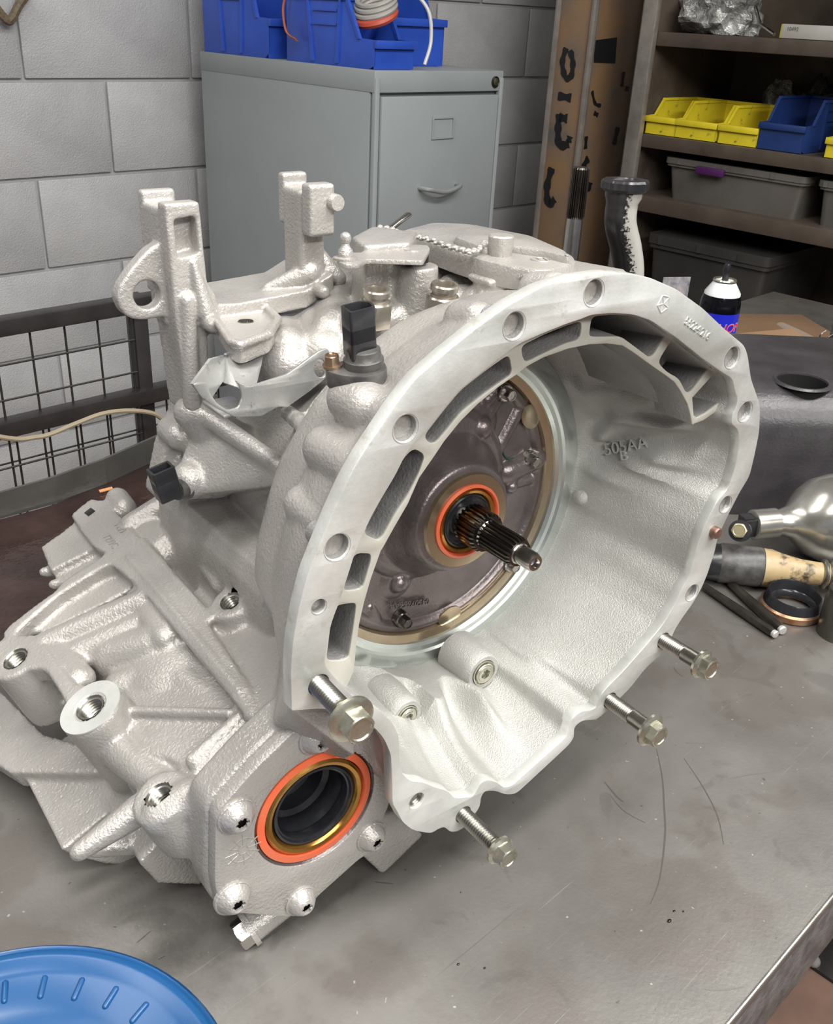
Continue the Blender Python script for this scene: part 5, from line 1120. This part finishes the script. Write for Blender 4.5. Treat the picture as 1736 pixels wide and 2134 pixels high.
# ---------------------------------------------------------------- black tank with a hole
M_tank = mk('black_textured_housing', (.035, .032, .035), (.055, .050, .055), 14, .38, .1, .4, 260, .06)
xA, xB, yA, yB_, zT = .36, 1.02, 1.09, 1.385, 1.092
o = empty('black_housing', (xA, yA, BENCH), .04, 'large black rounded housing with a round top hole on the bench', 'housing')
hq = PZ(1672, 795, zT); bpy.context.view_layer.update(); hl = wl(o, hq)
prf = []
W_, D_, H_ = xB-xA, yB_-yA, zT-BENCH
cr2 = .055
for a in range(0, 91, 9): t = math.radians(a); prf.append((cr2-cr2*math.cos(t), H_-cr2*1.0+cr2*math.sin(t)))
for a in range(90, -1, -9): t = math.radians(a); prf.append((D_-cr2+cr2*math.cos(t), H_-cr2+cr2*math.sin(t)))
prf += [(D_, 0), (.0, 0)]
hb_ = MB().me(plate_mesh(prf, [], 0, W_, .004, frame(V((0, 0, 0)), V((0, 1, 0)), V((0, 0, 1)), V((1, 0, 0))))).mesh()
ho_ = bpy.data.objects.new('h', hb_); C.objects.link(ho_)
ct_ = bpy.data.objects.new('c', MB().lathe([(.0300, -.05), (.0300, .05)], 40, Matrix.Translation((hl.x, hl.y, H_))).mesh()); C.objects.link(ct_)
bm2 = ho_.modifiers.new('b', 'BOOLEAN'); bm2.operation = 'DIFFERENCE'; bm2.object = ct_; bm2.solver = 'EXACT'
dg = bpy.context.evaluated_depsgraph_get(); dg.update(); hm = bpy.data.meshes.new_from_object(ho_.evaluated_get(dg)); bpy.data.objects.remove(ho_); bpy.data.objects.remove(ct_)
link('shell', hm, M_tank, o)
link('hole_rim', MB().lathe([(.036, -.001), (.034, .0016), (.0305, .0014), (.0298, -.003)], 40, Matrix.Translation((hl.x, hl.y, H_)), cap=False).mesh(), M_tank, o)
link('hole_shade', MB().lathe([(.0297, -.001), (.0297, -.049), (.0001, -.049)], 40, Matrix.Translation((hl.x, hl.y, H_)), cap=False).mesh(), mk('pitch_black', (.002, .002, .002), None, rough=.9), o)  # black lining paints in the shade of the deep hole
# ---------------------------------------------------------------- silver bulb canister with connector
M_silver = mk('dull_silver_canister', (.42, .41, .37), (.60, .59, .55), 8, .25, .85, .05, 200, .06, (.25, .22, .18), .62, 20)
rB = .051; cB2 = PZ(1736, 1080, BENCH+rB)
nk = PZ(1590, 1092, BENCH+.048)
o = empty('silver_canister', (cB2.x, cB2.y, BENCH), 0, 'dull silver bulb-shaped canister with a narrow neck on the bench', 'canister')
rel = lambda q: V(q)-V((cB2.x, cB2.y, BENCH))
d = (nk-cB2); L_ = d.length; BM = fz(rel(cB2), d)
link('bulb', MB().lathe([(0, -rB*1.5), (rB*.5, -rB*1.42), (rB*.85, -rB*1.1), (rB, -rB*.5), (rB, 0), (rB*.93, rB*.38), (rB*.75, rB*.70), (rB*.52, rB*.92), (rB*.36, rB*1.08), (.0150, rB*1.3), (.0150, L_-.012), (.0150, L_-.004)], 48, BM).mesh(), M_silver, o, None, 60)
link('neck_ring', MB().lathe([(.0152, L_-.016), (.0172, L_-.015), (.0172, L_+.012), (.0155, L_+.013), (.0001, L_+.012)], 40, BM).mesh(), M_silver, o)
link('connector', MB().box((0, 0, L_+.019), (.020, .022, .016), BM, .002).box((.004, .010, L_+.020), (.006, .006, .014), BM).box((-.006, -.010, L_+.022), (.006, .006, .012), BM).mesh(), M_blackp, o)
mb = MB(); q = rel(PD(1541, 1106, 1.03)); hexhead(mb, .0085, .004, fz(q, V((-.45, -.8, .45))), True); link('brass_nut', mb.mesh(), mk('pale_brass', (.62, .56, .34), None, rough=.3, metal=.9), o)
link('nut_boss', MB().lathe([(.0115, -.012), (.0115, -.001)], 28, fz(q, V((-.45, -.8, .45)))).mesh(), M_blackp, o)
# ---------------------------------------------------------------- parts brush
a, b = PZ(1472, 1170, BENCH+.022), PZ(1790, 1206, BENCH+.022); d = (b-a); L_ = d.length
o = empty('parts_brush', (a.x, a.y, BENCH), 0, 'round parts brush with black ferrule and stained wooden handle', 'brush'); BM = fz(V((0, 0, .0225)), d)
def at(px): return (PZ(px, 1175, BENCH+.022)-a).length
M_wood = mk('stained_wood', (.30, .21, .11), (.40, .30, .16), 18, .45, 0, .2, 80, 0, (.04, .03, .018), .50, 45)
link('bristles', MB().lathe([(.018, -.006), (.020, .004), (.0205, at(1500))], 30, BM, fn=lambda a_, k: 1+.06*math.sin(15*a_)).mesh(), M_blackp, o)
link('ferrule', MB().lathe([(.0205, at(1496)), (.0218, at(1502)), (.0218, at(1578)), (.0205, at(1582))], 36, BM).mesh(), M_blackdust, o)
link('handle', MB().lathe([(.0212, at(1582)), (.0208, at(1600)), (.017, at(1625)), (.0138, at(1655)), (.0125, at(1690)), (.0128, L_-.03), (.0150, L_)], 36, BM).mesh(), M_wood, o)
for k in range(5): s_ = at(1702)+k*.0072; link('coil_ring', MB().lathe([(.0135, s_-.003), (.0160, s_-.0015), (.0168, s_), (.0160, s_+.0015), (.0135, s_+.003)], 28, BM).mesh(), M_thread, o)
# ---------------------------------------------------------------- two punches
M_punch = mk('dark_tool_steel', (.07, .062, .055), (.13, .12, .105), 40, .3, .9, .1, 200)
M_worn = mk('worn_white_steel', (.62, .61, .58), None, rough=.4, metal=.6)
for (q1_, q2_, r1_, lb_) in (((1468, 1222), (1616, 1322), .0048, 'longer dark steel punch lying nearer the bell housing'), ((1522, 1216), (1631, 1314), .0056, 'shorter dark steel punch lying beside the seal ring')):
    a, b = PZ(*q1_, BENCH+.0056), PZ(*q2_, BENCH+.0056); o = empty('steel_punch', (b.x, b.y, BENCH), 0, lb_, 'punch', 'punches on the bench'); d = a-b; L_ = d.length; BM = fz(V((0, 0, .0056)), d)
    link('shank', MB().lathe([(r1_*.8, .002), (r1_, .006), (r1_, L_*.55), (r1_*.72, L_)], 8, BM).mesh(), M_punch, o, None, 20)
    link('struck_end', MB().lathe([(r1_*.82, .003), (r1_*.86, .0), (r1_*.7, -.0012), (.0001, -.0014)], 16, BM, cap=False).mesh(), M_worn, o)
# ---------------------------------------------------------------- seal ring
p = PZ(1647, 1272, BENCH); o = empty('seal_ring', (p.x, p.y, BENCH), 0, 'used black oil seal ring with copper edge beside the punches', 'seal')
M_cop = mk('copper_edge', (.30, .14, .07), (.5, .33, .22), 60, .3, .8, .2, 200)
link('case', MB().lathe([(.0300, 0), (.0320, .002), (.0320, .008), (.0300, .010), (.0270, .010), (.026, .0)], 56, closed=True).mesh(), M_cop, o)
link('lip', MB().lathe([(.0300, .010), (.0290, .012), (.0275, .020), (.0262, .022), (.0250, .020), (.0235, .011), (.0215, .009), (.0205, .004), (.0270, .003)], 56, Matrix.Rotation(.05, 4, 'X'), closed=True).mesh(), M_rubber, o)
# grey cup at the right edge
p = PZ(1762, 1345, BENCH); o = empty('steel_socket', (p.x, p.y+.02, BENCH), 0, 'dark grey steel socket at the right picture edge', 'socket')
link('wall', MB().lathe([(.0215, 0), (.0215, .040), (.0195, .044), (.0195, .052), (.016, .054), (.015, .050), (.015, .012), (.0001, .012)], 40).mesh(), mk('olive_grey_steel', (.10, .10, .085), (.15, .145, .125), 20, .35, .8), o)
# perforated strip with clip
p = PD(1728, 780, 1.62); o = empty('perforated_strip', (p.x+.004, p.y, BENCH), .0, 'grey perforated steel strip with a wire clip at the right edge', 'strip')
hz_ = PD(1722, 645, 1.62).z-BENCH
hs = [circ(0, hz_-.028-.034*k, .0062, 20) for k in range(5)]
link('strip', plate_mesh(rnd([(-.021, 0), (.024, 0), (.024, hz_), (-.018, hz_)], .004), hs, -.0015, .0015, .0004, frame(V((0, 0, 0)), V((1, 0, 0)), V((0, 0, 1)), V((0, -1, 0)))).copy(), mk('galvanised', (.10, .10, .10), (.17, .17, .165), 20, .35, .8), o)
link('clip', MB().tube(crm([V((-.030, -.006, hz_-.020)), V((-.038, -.008, hz_-.027)), V((-.036, -.008, hz_-.038)), V((-.026, -.006, hz_-.034)), V((-.012, -.005, hz_-.026)), V((.01, -.005, hz_-.030))], 5, False), .0014, 8).mesh(), M_steel, o)
mb = MB(); hexhead(mb, .008, .006, frame(V((.002, -.0015, hz_-.028)), V((1, 0, 0)), V((0, 0, 1)), V((0, -1, 0)))); link('nut', mb.mesh(), M_steel, o)
# cardboard and a pale tube behind the housing
M_card = mk('brown_cardboard', (.13, .075, .04), (.17, .10, .055), 5, .7, 0, .2, 60)
p = PD(1610, 730, 1.78); o = empty('cardboard_flap', (p.x-.1, p.y, BENCH), .15, 'brown cardboard pieces behind the black housing', 'cardboard')
zc_ = p.z-BENCH
link('box_side', MB().box((.12, .12, zc_/2), (.32, .22, zc_), None, .002).mesh(), M_card, o)
link('flap', MB().box((0, 0, 0), (.16, .09, .003), Matrix.Translation((.10, .0, zc_+.009)) @ Matrix.Rotation(.16, 4, 'X') @ Matrix.Rotation(.2, 4, 'Z')).mesh(), mk('light_cardboard', (.22, .13, .07), (.26, .16, .09), 5, .7), o)
q = PD(1625, 690, 1.95); q2_ = PD(1700, 722, 1.83); 
wmesh([q, q.lerp(q2_, .5), q2_], [.018, .017, .014], 'pale_tube', mk('dusty_beige', (.24, .19, .15), None, rough=.6), 'dusty beige tube lying on the cardboard behind the housing', 'tube', seg=20)
# leaflet behind the can
q = PD(1438, 605, 1.62)
lf = empty('box_card', (q.x-.02, q.y+.02, BENCH), .25, 'small printed card standing behind the spray can', 'card')
hl_ = PD(1438, 582, 1.62).z-BENCH
link('card', MB().box((0, 0, hl_/2), (.05, .0015, hl_)).mesh(), mk('printed_card', (.12, .12, .14), (.35, .33, .34), 60, .5, c3=(.4, .05, .08), c3amt=.62, c3scale=60), lf)
# ---------------------------------------------------------------- blue lid near the camera
M_lid = mk('blue_lid_plastic', (.006, .060, .17), (.009, .072, .21), 4, .28, 0, .05, 60, .05)
LZ = 1.0; lc = V((-.178, .252, BENCH)); LR = .1145; lh = LZ-BENCH
o = empty('blue_basin', lc, 0, 'round blue plastic basin with short radial ribs at the lower left corner', 'basin')
link('basin_body', MB().lathe([(LR*.80, 0), (LR*.97, lh*.8), (LR*.985, lh*.96), (LR*.97, lh), (LR*.93, lh*1.0), (LR*.885, lh*.945), (LR*.86, lh*.93), (LR*.74, lh*.90), (LR*.71, lh*.86), (LR*.60, lh*.80), (LR*.25, lh*.78), (.0001, lh*.80)], 96).mesh(), M_lid, o, None, 60)
link('rim', MB().lathe([(LR*.965, lh*.90), (LR*1.0, lh*.93), (LR*1.003, lh*.985), (LR*.985, lh*1.01), (LR*.965, lh*.99)], 96, closed=True).mesh(), M_lid, o, None, 60)
for k in range(30):
    a = 2*math.pi*k/30; c_, s_ = math.cos(a), math.sin(a)
    if s_ > .1: link('rib', MB().caps((LR*.76*c_, LR*.76*s_, lh*.905), (LR*.845*c_, LR*.845*s_, lh*.925), .0017, .0017, 10).mesh(), M_lid, o, None, 60)
# ---------------------------------------------------------------- floor plate with rod beyond the bench edge
p = PZ(1722, 2020, .0); o = empty('floor_bracket', (p.x, p.y, 0), BR, 'dark steel foot plate with a bolt on the floor beyond the bench', 'bracket')
link('foot_plate', MB().box((.06, -.01, .004), (.16, .10, .008), None, .001).mesh(), M_blk, o)
link('rod', MB().caps((-.012, .02, .012), (-.03, .10, .10), .011).mesh(), M_zsteel, o)
link('bolt_hole', MB().lathe([(.007, .0081), (.006, .0083), (.0001, .0083)], 16, Matrix.Translation((.012, -.03, 0))).mesh(), M_dark, o)
# debris in the tray
M_chip = mk('orange_wood_chip', (.50, .22, .08), None, rough=.6)
a, b = PZ(207, 1024, BENCH+.004), PZ(234, 1017, BENCH+.004)
wmesh([a, b], .0022, 'wood_chip', M_chip, 'small orange chip lying in the oily tray', 'chip', flat=.5)
# scuff lines on the bench top
M_scuff = mk('dark_scuff', (.095, .088, .082), None, rough=.5, metal=.3); M_shiny = mk('bright_scratch', (.34, .33, .31), None, rough=.35, metal=.7)
bpy.context.view_layer.update()
def scuff(px, w_, mt):
    P_ = crm([wl(bench, PZ(a, b, BENCH)) for a, b in px], 6, False); n = len(P_); vs_ = []
    for i, p in enumerate(P_):
        t = (P_[min(i+1, n-1)]-P_[max(i-1, 0)]).normalized(); s_ = V((-t.y, t.x, 0))*w_*(.35+.65*math.sin(math.pi*(i+.5)/n)); vs_ += [V((p.x, p.y, p.z+.00012))-s_, V((p.x, p.y, p.z+.00012))+s_]
    link('scuff_mark', MB().add(vs_, [(2*i, 2*i+2, 2*i+3, 2*i+1) for i in range(n-1)]).mesh(False), mt, bench)
for px, w_, mt in (([(1368, 1560), (1380, 1620), (1384, 1680), (1386, 1740), (1375, 1830), (1355, 1885)], .0007, M_scuff), ([(1425, 1580), (1465, 1640), (1495, 1700), (1508, 1760)], .0005, M_scuff), ([(1260, 1630), (1285, 1660), (1300, 1672)], .0008, M_scuff), ([(1270, 1655), (1300, 1690), (1345, 1715)], .0004, M_scuff), ([(1470, 2062), (1510, 2063), (1552, 2056)], .0006, M_shiny), ([(1430, 1548), (1480, 1550)], .0003, M_shiny), ([(1500, 1628), (1560, 1615), (1610, 1608), (1660, 1590)], .0004, M_shiny), ([(1352, 1718), (1380, 1690)], .0003, M_shiny), ([(1404, 1390), (1410, 1400), (1423, 1410)], .0007, M_scuff), ([(780, 1838), (820, 1842)], .0006, M_scuff), ([(285, 1965), (315, 1940)], .0004, M_scuff), ([(330, 2000), (345, 1992)], .0004, M_scuff), ([(1430, 1310), (1500, 1312), (1560, 1308)], .0003, M_shiny)): scuff(px, w_, mt)
for a, b, r in ((955, 2010, .0011), (1395, 1920, .0018), (1405, 1899, .0011), (1424, 1900, .0009), (1010, 2018, .0009), (960, 1860, .0006)):
    q = wl(bench, PZ(a, b, BENCH)); link('grit_speck', MB().ell((q.x, q.y, q.z+r*.3), (r, r*.7, r*.5), None, 10).mesh(), M_dark, bench)
# slot, stamps and small marks on the differential housing
sm = frame(Fp(187, 1067, .0022), U2, -Z3, N2)
part('slot_shade', MB().box((0, 0, 0), (.007, .0085, .001), sm @ Matrix.Rotation(.1, 4, 'Z'), .0003), M_dark)  # flat dark plate on the face, painted shade of the slot
for a, t_ in (((230, 1128), '7299C'), ((250, 1100), '7299')):
    q = Fp(*a, .0022); e = (Fp(a[0]+30, a[1]+36, .0022)-q).normalized(); part('engraving', text_mesh(t_, .0085, .0002, frame(q, e, N2.cross(e), N2)), M_pocket)
q = Ly(1128, 541, .1642); mbs = MB()
mbs.tube([(q.x+.0065*math.cos(t), q.y, q.z+.0065*math.sin(t)) for t in [2*math.pi*k/20 for k in range(21)]], .0005, 6)
part('casting_stamp', mbs, M_paint)
e = V((1, 0, 0)); part('casting_mark', text_mesh('01', .014, .0005, frame(q, V((.9, 0, .4)).normalized(), V((.4, 0, -.9)).normalized(), V((0, 1, 0)))), M_paint)
